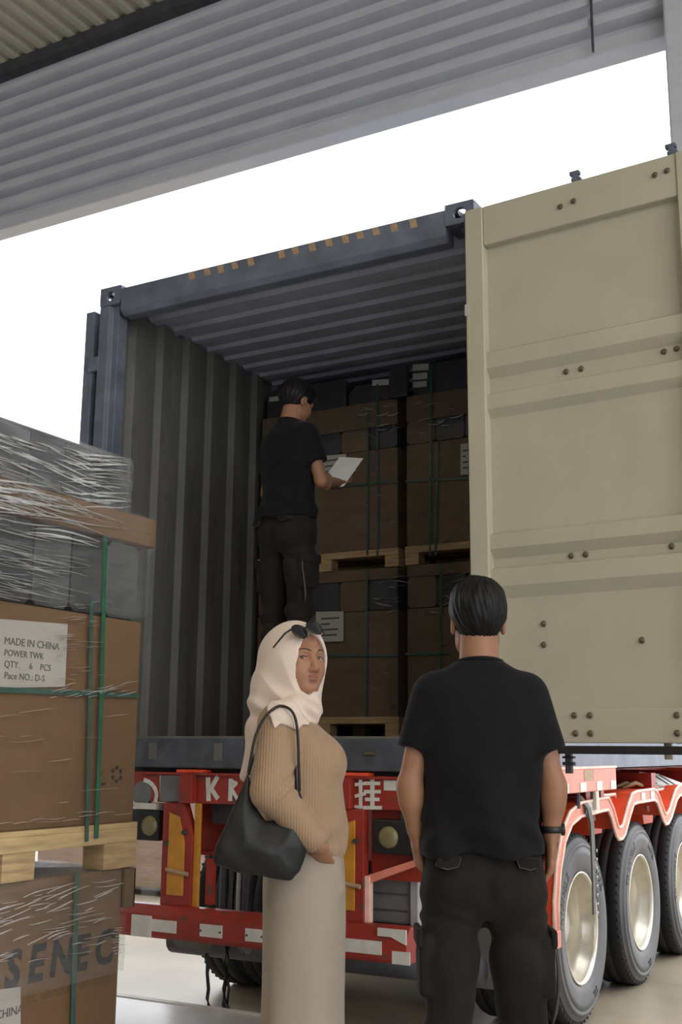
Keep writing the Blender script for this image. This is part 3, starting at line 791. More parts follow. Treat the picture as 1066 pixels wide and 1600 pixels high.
# ------------------------------------------------------------------ pallets and wrapped loads
def pallet(label, x0, x1, y0, y1, z0, z1, axis, group='wooden pallets', deck=0.055, bottom=False):
    """stringers and deck boards run along axis; blocks in a 3 x 3 grid"""
    t = thing('wooden_pallet', label, 'pallet', ((x0 + x1) / 2, (y0 + y1) / 2, z0), group=group)
    zs = z1 - deck; zd = z1 - 0.018
    bw = 0.10
    if axis == 'y':
        xs = [x0, (x0 + x1) / 2 - bw / 2, x1 - bw]; ys = [y0, (y0 + y1) / 2 - 0.07, y1 - 0.17]; lx, ly = bw, None
        ylen = [0.15, 0.14, 0.17]
        for x in xs:
            box('stringer', (x, y0, zs), (x + bw, y1, zd), MT['wood'], t, bevel=0.002)
            for y, l in zip(ys, ylen): box('block', (x + 0.002, y, z0), (x + bw - 0.002, y + l, zs), MT['woodend'], t, bevel=0.002)
        n = 7; w = (x1 - x0 - 0.03 * (n - 1)) / n
        for k in range(n):
            box('deck_board', (x0 + k * (w + 0.03), y0, zd), (x0 + k * (w + 0.03) + w, y1, z1), MT['wood'], t, bevel=0.002)
    else:
        ys = [y0, (y0 + y1) / 2 - bw / 2, y1 - bw]; xs = [x0, (x0 + x1) / 2 - 0.05, x1 - 0.10]
        for y in ys:
            box('stringer', (x0, y, zs), (x1, y + bw, zd), MT['woodend'], t, bevel=0.002)
            for x in xs: box('block', (x, y + 0.002, z0), (x + 0.10, y + bw - 0.002, zs), MT['woodend'], t, bevel=0.002)
        n = 6; w = (y1 - y0 - 0.03 * (n - 1)) / n
        for k in range(n):
            box('deck_board', (x0, y0 + k * (w + 0.03), zd), (x1, y0 + k * (w + 0.03) + w, z1), MT['woodend'], t, bevel=0.002)
    return t
def carton(label, a, b, m, group=None, name='carton'):
    o = box(name, a, b, m, None, bevel=0.006)
    return tag(o, label, 'carton', group)
def film_band(x0, x1, y0, y1, z0, z1, amp, m, parent, name, top=False, seed=0, nz=16, bulge=None, skip_bottom=0.0):
    """thin wavy sheet of film wound round a load"""
    r = np.random.RandomState(seed)
    per = []
    n = 22
    for k in range(n): per.append((x0 + (x1 - x0) * k / n, y0, 0, -1))
    for k in range(n): per.append((x1, y0 + (y1 - y0) * k / n, 1, 0))
    for k in range(n): per.append((x1 - (x1 - x0) * k / n, y1, 0, 1))
    for k in range(n): per.append((x0, y1 - (y1 - y0) * k / n, -1, 0))
    V = []; N = len(per)
    ph = r.rand(6) * 6.28
    for j in range(nz + 1):
        z = z0 + (z1 - z0) * j / nz
        for k, (x, y, nx_, ny_) in enumerate(per):
            d = amp * (0.5 + 0.5 * math.sin(j * 1.7 + k * 0.35 + ph[0])) * (0.4 + 0.6 * r.rand())
            if bulge: d += bulge(x, y, z)
            V.append((x + nx_ * d, y + ny_ * d, z))
    Fc = []
    for j in range(nz):
        for k in range(N):
            k2 = (k + 1) % N
            Fc.append((j * N + k, j * N + k2, (j + 1) * N + k2, (j + 1) * N + k))
    if top:
        c = len(V); V.append(((x0 + x1) / 2, (y0 + y1) / 2, z1 + 0.004))
        for k in range(N): Fc.append((nz * N + k, nz * N + (k + 1) % N, c))
    return link_mesh(name, V, Fc, m, parent, smooth=True)

# ---- the double stack at the left edge
FX = -0.602
def fy(px, py): p = at(px, py, 'x', FX); return p[1], p[2]
X0, X1, Y0, Y1 = -1.70, -0.602, -2.86, -1.722
pallet('pale pine pallet under the upper wrapped load, resting on the lower carton', X0, X1, Y0, Y1, 1.082, 1.234, 'y', deck=0.066)
pallet('pine pallet on the apron under the lower carton at the left edge', X0, X1 - 0.02, Y0, Y1 - 0.03, AP, 0.42, 'y', deck=0.066)
low = carton('brown carton printed with large black capitals, bottom of the left stack', (X0 + 0.02, Y0 + 0.02, 0.42), (X1 - 0.022, -1.765, 1.080), MT['carton'])
for o_ in (low,): pass
c1 = carton('brown carton with a white shipping sheet, on the upper pallet at left', (X0 + 0.015, Y0 + 0.015, 1.234), (X1 - 0.012, Y1 - 0.012, 1.944), MT['carton'])
# modules, tray, top layer
ORD = ('first', 'second', 'third', 'fourth', 'fifth', 'sixth')
for lay, (z0, z1, m_, wh) in enumerate(((1.948, 2.222, 'grey_module', 'under the tray'), (2.338, 2.525, 'grey_module', 'top layer'))):
    n = 6; L_ = ((Y1 - 0.03 if lay == 0 else -1.842) - (Y0 + 0.02)) / n
    for k in range(n):
        for r_, (xa, xb) in enumerate(((X0 + 0.02, X1 - 0.02),)):
            o = MB()
            ya, yb = Y0 + 0.02 + k * L_ + 0.004, Y0 + 0.02 + (k + 1) * L_ - 0.004
            c = 0.02 if lay == 0 else 0.006
            o.prism([(ya + c, z0), (yb - c, z0), (yb, z0 + c), (yb, z1 - c), (yb - c, z1), (ya + c, z1), (ya, z1 - c), (ya, z0 + c)], 'x', xa, xb)
            b = o.build('battery_module', MT[m_ if (k + lay) % 2 else 'module'], None, bevel=0.003)
            tag(b, ORD[n - 1 - k] + ' dark module from the container end, ' + ('layer under the cardboard tray of the left stack' if lay == 0 else 'top layer of the left stack'), 'module',
                'modules under the tray' if lay == 0 else 'modules in the top layer')
carton('flat brown cardboard tray jutting out between the dark modules at left', (X0 + 0.0, Y0 + 0.0, 2.226), (X1 + 0.006, Y1 + 0.026, 2.332), MT['carton'], name='cardboard_tray')
# edge protector board of the lower carton
o = MB(); o.prism([(-0.06, -1.772), (-0.06 + 0.0, -1.772)], 'z', 0, 1) if False else None
ep = MB(); ep.box((-0.625, -1.768, 0.945), (-0.606, -1.712, 1.078)); ep.box((-0.80, -1.728, 0.945), (-0.606, -1.712, 1.078))
tag(ep.build('edge_protector', MT['carton2'], None, bevel=0.006), 'grey-brown cardboard edge protector on the top corner of the lower carton', 'edge protector')
# shipping sheet
def plate_x(name, quad, x, m, parent=None, th=0.002):
    """sheet on a plane x = const from four photo pixels"""
    q = [fy(*p) for p in quad]
    return MB().prism([tuple(v) for v in q], 'x', x, x + th).build(name, m, parent)
xs = X1 - 0.008
sh = plate_x('shipping_sheet', [(-60, 962), (108, 975), (104, 1073), (-60, 1076)], xs, MT['sheet'])
tag(sh, 'white paper sheet with shipping details on the upper left carton', 'paper sheet')
def text_on_x(s, px, py, size, m, parent, x, name='printed_line', **k):
    y, z = fy(px, py)
    l = parent.location
    o = lettering(name, s, size, m, frame4((x, y, z), (0, 1, 0), (0, 0, 1)), parent, **k)
    if 'wm' not in parent.keys():
        o.matrix_parent_inverse = Matrix.Translation((-l[0], -l[1], -l[2]))
    return o
for s_, px, py, sz in (('MADE IN CHINA', 8, 1006, 0.0335), ('POWER TWK', 8, 1024, 0.029), ('QTY.     6    PCS', 8, 1042, 0.030), ('Pace NO.: D-S', 8, 1060, 0.030)):
    text_on_x(s_, px, py, sz, MT['ink2'], sh, xs + 0.0035, ext=0.0003, sx=1.0)
# printed marks of the upper carton
def mark_x(name, pts, w, m, parent, x, th=0.0012):
    q = [np.array(fy(*p)) for p in pts]
    l = parent.location
    for a, b in zip(q[:-1], q[1:]):
        d = b - a; d = d / np.linalg.norm(d); n = np.array([-d[1], d[0]]) * w / 2
        o = MB().prism([tuple(a + n), tuple(b + n), tuple(b - n), tuple(a - n)], 'x', x, x + th).build(name, m, parent)
        o.matrix_parent_inverse = Matrix.Translation((-l[0], -l[1], -l[2]))
xc = X1 - 0.0125
for k in range(6):
    a = 2 * math.pi * k / 6 + 0.25; b = a + 0.62
    mark_x('recycling_mark', [(186.5 + 7.2 * math.cos(a), 1210 + 11 * math.sin(a)), (186.5 + 7.2 * math.cos(b), 1210 + 11 * math.sin(b))], 0.013, MT['ink'], c1, xc)
mark_x('crossed_bin_mark', [(159, 1201), (168, 1216)], 0.005, MT['brownink'], c1, xc)
mark_x('crossed_bin_mark', [(168, 1199), (159, 1217)], 0.005, MT['brownink'], c1, xc)
mark_x('crossed_bin_mark', [(158, 1228), (169, 1224)], 0.008, MT['ink'], c1, xc)
# print on the lower carton
xl = X1 - 0.0235
for chh, px, py in (('S', 14, 1546), ('E', 50, 1536), ('N', 84, 1527), ('E', 122, 1518), ('C', 154, 1510)):
    text_on_x(chh, px, py, 0.150, MT['ink'], low, xl + 0.0015, name='printed_capital', bold=0.006, shear=0.12, sx=0.9)
text_on_x('Ec, uibratorie dte 2.5kh', 50, 1569, 0.0415, MT['brownink'], low, xl + 0.0015, bold=0.001, sx=1.0)
text_on_x('troh', 14, 1440, 0.045, MT['brownink'], low, xl + 0.0015)
sh2 = plate_x('shipping_sheet', [(-90, 1560), (40, 1543), (40, 1640), (-90, 1665)], xl + 0.001, MT['sheet'])
tag(sh2, 'white paper sheet at the bottom left edge, on the lower carton', 'paper sheet')
text_on_x('MADE IN CHINA', -62, 1612, 0.036, MT['ink2'], sh2, xl + 0.0045, ext=0.0003)
# straps
def strap_x(px0, py0, px1, py1, w, m, label, x=FX + 0.004, bulge=0.0):
    a, b = np.array(fy(px0, py0)), np.array(fy(px1, py1))
    d = (b - a) / np.linalg.norm(b - a); n = np.array([-d[1], d[0]]) * w / 2
    mb = MB(); K = 10
    A = []; B = []; A2 = []; B2 = []
    for k in range(K + 1):
        p = a + (b - a) * k / K; xx = x + bulge * math.sin(math.pi * k / K)
        A.append((xx, *(p + n))); B.append((xx, *(p - n))); A2.append((xx + 0.0015, *(p + n))); B2.append((xx + 0.0015, *(p - n)))
    mb.strip(A, B); mb.strip(A2, B2); mb.strip(A, A2); mb.strip(B, B2)
    return tag(mb.build('packing_strap', m, None), label, 'strap', 'packing straps')
strap_x(142, 935, 134, 1315, 0.017, MT['strap2'], 'thin dark green packing strap, left of the two vertical ones on the upper left carton')
strap_x(163, 830, 149, 1310, 0.021, MT['strap'], 'bright green packing strap, right of the two vertical ones on the upper left carton', bulge=0.004)
strap_x(-40, 1076, 217, 1087, 0.017, MT['strap2'], 'horizontal dark green strap below the white shipping sheet', x=FX + 0.0025)
strap_x(124, 1365, 117, 1640, 0.022, MT['strap2'], 'dark green strap crossing the black capitals on the lower carton', x=FX - 0.012)
# film on the upper stack
foam = tag(box('foam_sheet', (X0 + 0.02, Y0 + 0.02, 2.526), (X1 - 0.02, -1.842, 2.534), MT['grey_module']), 'thin grey sheet on top of the upper left stack under the film', 'foam sheet')
fm = film_band(X0 - 0.002, X1 - 0.006, Y0 - 0.002, -1.832, 2.336, 2.538, 0.006, MT['film_dense'], None, 'stretch_film', True, 3, 10)
def bulb(x, y, z):
    if z < 2.205: return 0.0
    return 0.029 if y > Y1 - 0.001 else 0.008
fmb = film_band(X0 - 0.004, X1 + 0.003, Y0 - 0.004, Y1 + 0.003, 1.955, 2.336, 0.003, MT['film'], None, 'stretch_film', False, 6, 14, bulb)
tag(fmb, 'stretch film over the cardboard tray and dark modules of the upper left stack', 'film')
tag(fm, 'crumpled clear stretch film wound round the top of the upper left stack', 'film')
fm2 = film_band(X0 - 0.004, X1 + 0.004, Y0 - 0.004, Y1 + 0.004, 1.236, 1.950, 0.003, MT['film_soft'], None, 'stretch_film', False, 4, 18)
tag(fm2, 'thin clear stretch film over the brown carton on the upper left pallet', 'film')
fm3 = film_band(X0 + 0.01, X1 - 0.006, Y0 + 0.01, Y1 - 0.036, 0.74, 1.085, 0.006, MT['film'], None, 'stretch_film', True, 5, 12)
tag(fm3, 'dense stretch film drooping over the top of the lower left carton', 'film')
# creases of the film: little white ridges that paint its glints
def creases(parent, items, x, name='film_crease_glint'):
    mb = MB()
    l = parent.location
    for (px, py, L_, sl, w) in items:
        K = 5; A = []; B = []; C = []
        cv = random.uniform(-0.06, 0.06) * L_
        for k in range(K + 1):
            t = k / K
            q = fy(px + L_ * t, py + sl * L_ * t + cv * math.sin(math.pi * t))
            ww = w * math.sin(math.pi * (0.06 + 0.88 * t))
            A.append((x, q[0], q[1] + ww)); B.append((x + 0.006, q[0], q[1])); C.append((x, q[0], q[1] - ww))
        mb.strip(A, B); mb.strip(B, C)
    o = mb.build(name, MT['crease_glint'], parent)
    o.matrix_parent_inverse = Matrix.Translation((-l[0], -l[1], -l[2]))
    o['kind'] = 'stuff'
R_ = random.Random(5)
it = []
for k in range(110):      # upper left, running down to the right
    px = R_.uniform(-130, 120); py = 668 + px * 0.26 + R_.uniform(6, 120)
    L_ = R_.uniform(20, 75); sl = R_.uniform(0.22, 0.5)
    it.append((px, py, L_, sl, R_.choice((0.0012, 0.0020, 0.0030))))
for k in range(46):      # right part, almost level
    px = R_.uniform(95, 160); py = R_.uniform(708, 795)
    L_ = min(R_.uniform(20, 90), 203 - px); it.append((px, py, L_, R_.uniform(-0.02, 0.12), R_.choice((0.0014, 0.0022, 0.0034))))
creases(fm, it, X1 + 0.004)
it = []
for k in range(64):
    px = R_.uniform(-130, 60); py = R_.uniform(755, 830) + px * 0.2
    L_ = R_.uniform(40, 150); L_ = min(L_, 222 - px); it.append((px, py, L_, R_.uniform(0.08, 0.28), R_.choice((0.0014, 0.0022, 0.0034))))
creases(fmb, it, X1 + 0.016)
it = []
for k in range(76):
    px = R_.uniform(-130, 70); py = R_.uniform(840, 930) + px * 0.04
    L_ = R_.uniform(30, 110); it.append((px, py, L_, R_.uniform(0.08, 0.3), R_.choice((0.0006, 0.0009, 0.0015))))
for k in range(40):
    px = R_.uniform(75, 150); py = R_.uniform(940, 1062)
    L_ = R_.uniform(8, 38); it.append((px, py, L_, R_.uniform(-0.15, 0.05), R_.choice((0.0005, 0.0007, 0.0010))))
for k in range(22):
    px = R_.uniform(60, 190); py = 1088 - px * 0.03 + R_.uniform(-14, 6)
    L_ = min(R_.uniform(10, 36), 214 - px); it.append((px, py, L_, R_.uniform(-0.3, -0.1), 0.0010))
for k in range(26):
    px = R_.uniform(-120, 160); py = R_.uniform(1100, 1290)
    L_ = R_.uniform(16, 60); it.append((px, py, L_, R_.uniform(-0.14, -0.02), R_.choice((0.0004, 0.0006, 0.0009))))
for k in range(8):
    it.append((-10 + 26 * k, 1283 - 1.2 * k + R_.uniform(-6, 6), 30, -0.1, 0.0009))
creases(fm2, it, X1 + 0.009)
it = []
for k in range(90):
    px = R_.uniform(-120, 150); py = 1395 + R_.uniform(0, 120) - px * 0.22
    L_ = R_.uniform(12, 50); it.append((px, py, L_, R_.uniform(-0.5, -0.1), R_.choice((0.0006, 0.0009, 0.0014))))
for k in range(10):
    it.append((176 + R_.uniform(-4, 4), 1450 + 4.5 * k, R_.uniform(10, 20), -0.08, 0.0010))
creases(fm3, it, X1 + 0.002)

# ---- the loads inside the container (front face at Y = 1.6)
LY = 1.6
def ly(px, py): return at(px, py, 'y', LY)
SX = ((-2.315, -1.198, 'left'), (-1.150, -0.070, 'right'))
def plate_y(name, quad, y, m, parent=None, th=0.002):
    q = [at(px, py, 'y', y) for px, py in quad]
    return MB().prism([(v[0], v[2]) for v in q], 'y', y - th, y).build(name, m, parent)
def creases_y(parent, items, y, name='film_crease_glint'):  # white crease strips that paint glints on the wrapped loads
    mb = MB(); l = parent.location
    for (px, py, L_, sl, w) in items:
        K = 4; A = []; B = []; C = []
        cv = random.uniform(-0.15, 0.15) * L_
        for k in range(K + 1):
            t = k / K
            q = at(px + L_ * t, py + sl * L_ * t + cv * math.sin(math.pi * t), 'y', y)
            ww = w * math.sin(math.pi * (0.06 + 0.88 * t))
            A.append((q[0], y, q[2] + ww)); B.append((q[0], y - 0.008, q[2])); C.append((q[0], y, q[2] - ww))
        mb.strip(A, B); mb.strip(B, C)
    o = mb.build(name, MT['crease_glint'], parent); o['kind'] = 'stuff'
    o.matrix_parent_inverse = Matrix.Translation((-l[0], -l[1], -l[2]))
for (xa, xb, sd) in SX:
    D = 1.08
    pallet('pallet on the container floor under the lower %s load' % sd, xa, xb, LY, LY + D, ZF, 1.702, 'x', deck=0.045)
    pallet('pallet between the lower and upper %s loads in the container' % sd, xa, xb, LY, LY + D, 2.682, 2.806, 'x', deck=0.045)
    carton('large brown carton, lower %s load in the container' % sd, (xa + 0.01, LY + 0.012, 1.702), (xb - 0.01, LY + D, 2.395), MT['carton2'])
    carton('large brown carton, upper %s load in the container' % sd, (xa + 0.01, LY + 0.012, 2.806), (xb - 0.01, LY + D, 3.50), MT['carton2'])
    n = 5; w = (xb - xa - 0.02) / n
    for (z0, z1, wh) in ((2.398, 2.60, 'lower'), (3.503, 3.66, 'upper')):
        for k in range(n):
            o = MB(); a, b, c = xa + 0.012 + k * w, xa + 0.008 + (k + 1) * w, 0.018
            o.prism([(a + c, z0), (b - c, z0), (b, z0 + c), (b, z1 - c), (b - c, z1), (a + c, z1), (a, z1 - c), (a, z0 + c)], 'y', LY + 0.014, LY + 0.5)
            tag(o.build('battery_module', MT['module' if k % 3 else 'carton2'], None, bevel=0.003), '%s module from the left in the %s %s load in the container' % (ORD[k], wh, sd), 'module', 'modules of the %s %s load' % (wh, sd))
    carton('flat carton tray under the middle pallet, lower %s load' % sd, (xa + 0.01, LY + 0.01, 2.602), (xb - 0.01, LY + D, 2.680), MT['carton2'], name='cardboard_tray')
    carton('shallow carton near the container roof, upper %s load' % sd, (xa + 0.01, LY + 0.012, 3.662), (xb - 0.01, LY + D, 3.845), MT['carton2'])
    f1 = film_band(xa + 0.002, xb - 0.002, LY + 0.004, LY + D + 0.01, 1.69, 2.685, 0.004, MT['film_soft'], None, 'stretch_film', False, 8, 16)
    tag(f1, 'clear stretch film round the lower %s load in the container' % sd, 'film')
    f2 = film_band(xa + 0.002, xb - 0.002, LY + 0.004, LY + D + 0.01, 2.80, 3.85, 0.004, MT['film_soft'], None, 'stretch_film', False, 9, 16)
    tag(f2, 'clear stretch film round the upper %s load in the container' % sd, 'film')
    cx = 590 if sd == 'left' else 680
    it = []
    for k in range(16):
        it.append((cx + R_.uniform(-20, 40) * (0.6 if sd == 'left' else 1), R_.uniform(890, 960), R_.uniform(8, 34), R_.uniform(-0.4, 0.4), R_.choice((0.0014, 0.002, 0.0035))))
    for k in range(8):
        it.append((cx + R_.uniform(-25, 25), R_.uniform(960, 1110), R_.uniform(5, 14), R_.uniform(-0.6, 0.2), 0.0010))
    creases_y(f1, it, LY - 0.004)
    it = []
    for k in range(14):
        it.append((cx + R_.uniform(-35, 25), R_.uniform(630, 680), R_.uniform(5, 26), R_.uniform(-0.4, 0.3), R_.choice((0.0014, 0.0022, 0.0036))))
    for k in range(12):
        it.append((cx + R_.uniform(-40, 20), R_.uniform(700, 850), R_.uniform(4, 14), R_.uniform(-0.8, 0.4), 0.0012))
    creases_y(f2, it, LY - 0.004)
# dark shrouded modules at the very top, with white tags
for k, (xa, xb, z0, z1) in enumerate(((-2.28, -1.62, 3.85, 4.06), (-1.60, -1.25, 3.85, 3.99), (-1.245, -1.105, 3.83, 4.06), (-1.10, -0.10, 3.85, 4.06))):
    o = MB(); o.prism([(xa, z0), (xb, z0), (xb, z1 - 0.03), (xb - 0.03, z1), (xa + 0.06, z1), (xa, z1 - 0.05)], 'y', LY + (0.03 if k != 2 else -0.05), LY + 0.6 if k != 2 else LY - 0.002)
    tag(o.build('shrouded_module', MT['module'], None, bevel=0.008), ('black shrouded unit above the man with the paper', 'black shrouded unit left of the tagged post', 'black bracket hanging over the gap between the two loads', 'black shrouded unit with three white tags under the roof')[k], 'module', 'black units under the container roof')
for k, (a, b, c, d, w_) in enumerate(((645, 570, 670, 580, 'topmost of the three'), (645, 584, 668, 594, 'middle of the three'), (645, 597, 667, 606, 'lowest of the three'), (582, 594, 611, 603, 'alone left of the black bracket'), (421, 621, 438, 628, 'beside the man\'s head'))):
    yy = LY + 0.024
    o = plate_y('tag_sticker', [(a, d), (c, d - 2), (c, b - 2), (a, b)], yy, MT['paper2'])
    tag(o, 'small white tag under the container roof, ' + w_, 'tag', 'white tags under the roof')
# paper labels on the loads
for quad, lab in (([(500, 713), (541, 709), (541, 742), (506, 756)], 'grey paper label behind the man\'s sheet on the upper left load'),
                  ([(720, 742), (737, 741), (737, 692), (720, 694)], 'white label at the door edge on the upper right load'),
                  ([(494, 1003), (537, 1002), (537, 955), (494, 956)], 'paper label with small print above the woman\'s sunglasses')):
    o = plate_y('paper_label', quad, LY - 0.006, MT['paper2'])
    tag(o, lab, 'label', 'labels on the container loads')
    xs_ = min(q[0] for q in quad); xe_ = max(q[0] for q in quad); y0_ = min(q[1] for q in quad); y1_ = max(q[1] for q in quad)
    l = o.location
    for k in range(4):
        yy = y0_ + (y1_ - y0_) * (0.25 + 0.18 * k); e = (0.85, 0.5, 0.8, 0.75)[k]
        a = at(xs_ + (xe_ - xs_) * 0.18, yy, 'y', LY - 0.0085); b = at(xs_ + (xe_ - xs_) * e, yy, 'y', LY - 0.0085)
        q = box('print_line', (a[0], LY - 0.0092, a[2] - 0.006), (b[0], LY - 0.0084, a[2] + 0.006), MT['ink2'], o)
        q.matrix_parent_inverse = Matrix.Translation((-l[0], -l[1], -l[2]))
# straps on the loads
def strap_y(px0, py0, px1, py1, w, m, label, y=LY - 0.003):
    a, b = at(px0, py0, 'y', y), at(px1, py1, 'y', y)
    p, q = np.array([a[0], a[2]]), np.array([b[0], b[2]])
    d = (q - p) / np.linalg.norm(q - p); n = np.array([-d[1], d[0]]) * w / 2
    return tag(MB().prism([tuple(p + n), tuple(q + n), tuple(q - n), tuple(p - n)], 'y', y - 0.002, y).build('packing_strap', m, None), label, 'strap', 'straps on the container loads')
for (a, b, c, d, m_, s_) in ((575, 640, 574, 868, 'strap2', 'upright strap on the upper left load, left of two'), (590, 600, 590, 868, 'strap2', 'upright strap on the upper left load, right of two'),
                         (674, 570, 672, 868, 'strap', 'green upright strap down the upper right load'), (684, 690, 681, 868, 'strap2', 'thin upright strap beside the green one on the upper right load'),
                         (574, 890, 572, 1120, 'strap2', 'upright strap on the lower left load'), (690, 880, 687, 1110, 'strap', 'upright green strap on the lower right load, by the standing man\'s head'),
                         (505, 762, 622, 752, 'strap2', 'level strap round the upper left load'), (634, 752, 733, 747, 'strap2', 'level strap round the upper right load'),
                         (505, 1025, 622, 1024, 'strap2', 'level strap round the lower left load'), (634, 1022, 700, 1021, 'strap', 'level strap round the lower right load')):
    strap_y(a, b, c, d, 0.014, MT[m_], s_)

# ------------------------------------------------------------------ loose things
# pale wrapped load standing outside, seen under the trailer
p = at(232, 1400, 'z', 0.0)
ex, ey = p[0], p[1]
pallet('pallet on the outside ground under the pale wrapped cartons', ex - 1.6, ex + 0.35, ey, ey + 1.1, 0.0, 0.14, 'x', group=None)
carton('pale pinkish carton in film outside, seen under the trailer', (ex - 1.58, ey + 0.02, 0.14), (ex - 0.62, ey + 1.08, 1.0), MT['pinkcarton'], 'cartons outside')
carton('pale pinkish carton in film outside, just left of the yellow upright', (ex - 0.60, ey + 0.02, 0.14), (ex + 0.34, ey + 1.08, 1.0), MT['pinkcarton'], 'cartons outside')
ff = film_band(ex - 1.61, ex + 0.36, ey - 0.005, ey + 1.1, 0.06, 1.01, 0.02, MT['film_dense'], None, 'stretch_film', True, 21, 10)
tag(ff, 'loose white film round the pale cartons outside', 'film')
p = at(262, 1420, 'z', 0.0)
tag(box('rubber_chock', (p[0] - 0.35, p[1] - 0.6, 0.0), (p[0] - 0.12, p[1] - 0.35, 0.27), MT['flap'], None, bevel=0.03), 'dull grey block on the ground beside the yellow upright', 'chock')
# grey ribbed box hung under the trailer, right of the upright
a, b = at(576, 1440, 'y', 0.12), at(652, 1362, 'y', 0.12)
t = thing('tool_box', 'grey ribbed plastic box under the trailer, right of the red upright', 'box', ((a[0] + b[0]) / 2, 0.3, a[2]))
bb = box('box_body', (a[0], 0.12, a[2]), (b[0] - 0.03, 0.45, b[2] - 0.01), MT['tool'], t, bevel=0.012)
for k in range(4): box('box_rib', (a[0] + 0.02, 0.112, a[2] + 0.06 + 0.075 * k), (b[0] - 0.05, 0.122, a[2] + 0.066 + 0.075 * k), MT['darksteel'], t)
box('box_side_rail', (b[0] - 0.028, 0.10, a[2]), (b[0] + 0.012, 0.16, b[2] - 0.04), MT['lampmetal'], t, bevel=0.003)
box('box_shelf', (a[0] - 0.05, 0.08, a[2] - 0.035), (b[0] + 0.03, 0.47, a[2] - 0.003), MT['darksteel'], t)
# chain and strap hanging over the right fender
ps = [at(px, py, 'x', 0.078) for px, py in ((921, 1262), (926, 1285), (928, 1330), (929, 1380), (930, 1428))]
mb = MB()
pts = [(-0.03, ps[0][1] - 0.02, 1.235), (0.03, ps[0][1] - 0.01, 1.245)] + [tuple(q) for q in ps]
for i in range(len(pts) - 1): pass
V = []; Fc = []
for i, q in enumerate(pts):
    w = 0.032 if i < 5 else 0.02
    V += [(q[0], q[1] - w, q[2]), (q[0], q[1] + w, q[2]), (q[0] - 0.01, q[1] + w, q[2] - 0.006), (q[0] - 0.01, q[1] - w, q[2] - 0.006)]
for i in range(len(pts) - 1):
    for k in range(4): Fc.append((i * 4 + k, i * 4 + (k + 1) % 4, (i + 1) * 4 + (k + 1) % 4, (i + 1) * 4 + k))
Fc += [(3, 2, 1, 0), tuple(range(len(V) - 4, len(V)))]
st = thing('tie_strap', 'dark tie-down strap hanging over the red fender across the first wheel', 'strap', tuple(pts[-1]))
link_mesh('webbing', V, Fc, MT['flap'], st)
for k in range(8):
    t_ = k / 7; q = np.array(ps[2]) * (1 - t_) + np.array(ps[-1]) * t_
    MB().lathe([(-0.004, 0.006), (0.0, 0.011), (0.004, 0.006)], 'x', (q[0] + 0.008, q[1] + 0.036, q[2]), 8).build('chain_link', MT['lampmetal'], st)
# ropes dangling under the bumper
def rope(pxs, label, y, r, tail=None):
    pts = [tuple(at(px, py, 'y', y)) for px, py in pxs]
    t = thing('dangling_strap', label, 'strap', pts[-1], group='straps dangling under the bumper')
    rr = [r * (0.7 + 0.6 * R_.random()) for _ in pts]
    MB().tube(pts, rr, 7).build('webbing', MT['blackstrap'], t, smooth=True)
    q = pts[2]
    MB().tube([q, (q[0] + 0.02, q[1] - 0.01, q[2] - 0.06), (q[0] + 0.005, q[1], q[2] - 0.13)], r * 0.5, 6).build('frayed_end', MT['blackstrap'], t, smooth=True)
rope([(322, 1490), (326, 1503), (324, 1520), (326, 1545), (324, 1560), (327, 1574), (323, 1588)], 'black frayed strap hanging under the bumper, left of two', -0.03, 0.011)
rope([(356, 1478), (354, 1500), (355, 1525), (350, 1545), (351, 1568), (356, 1582), (366, 1600)], 'black strap hanging under the bumper, right of two', -0.03, 0.015)
# folded white board and rags lying on the trailer frame
p = at(1030, 1214, 'x', -0.10)
t = thing('folded_board', 'folded white board with black numerals lying on the trailer frame', 'board', (p[0], p[1], 1.216))
M_ = frame4((p[0], p[1], 1.287), (0.30, 0.95, -0.06), (-0.72, 0.22, 0.50))
b_ = MB().prism([(-0.27, -0.05), (0.22, -0.085), (0.30, -0.02), (0.10, 0.085), (-0.16, 0.085)], 'z', -0.008, 0.0).build('board_panel', MT['paper'], t)
b_.data.transform(M_)
b_ = MB().prism([(-0.27, -0.05), (0.22, -0.085), (0.20, -0.10), (-0.25, -0.075)], 'z', -0.07, -0.004).build('board_fold', MT['paper2'], t)
b_.data.transform(M_)
for chh, o_ in (('7', -0.15), ('1', 0.0), ('1', 0.10)):
    lettering('painted_numeral', chh, 0.17, MT['ink'], M_ @ Matrix.Translation((o_, -0.055, 0.0015)), t, bold=0.007, shear=-0.35)
p = at(988, 1222, 'x', -0.14)
rg = MB()
for k in range(7):
    x, y_ = p[0] + R_.uniform(-0.05, 0.05), p[1] + R_.uniform(-0.2, 0.2)
    rg.tube([(x - 0.08, y_ - 0.1, 1.235), (x, y_, 1.27 + 0.02 * R_.random()), (x + 0.08, y_ + 0.12, 1.235)], [0.008, 0.016, 0.008], 6)
tag(rg.build('oily_rag', MT['woodend'], None, smooth=True), 'crumpled tan and black rag on the trailer frame beside the white board', 'rag')

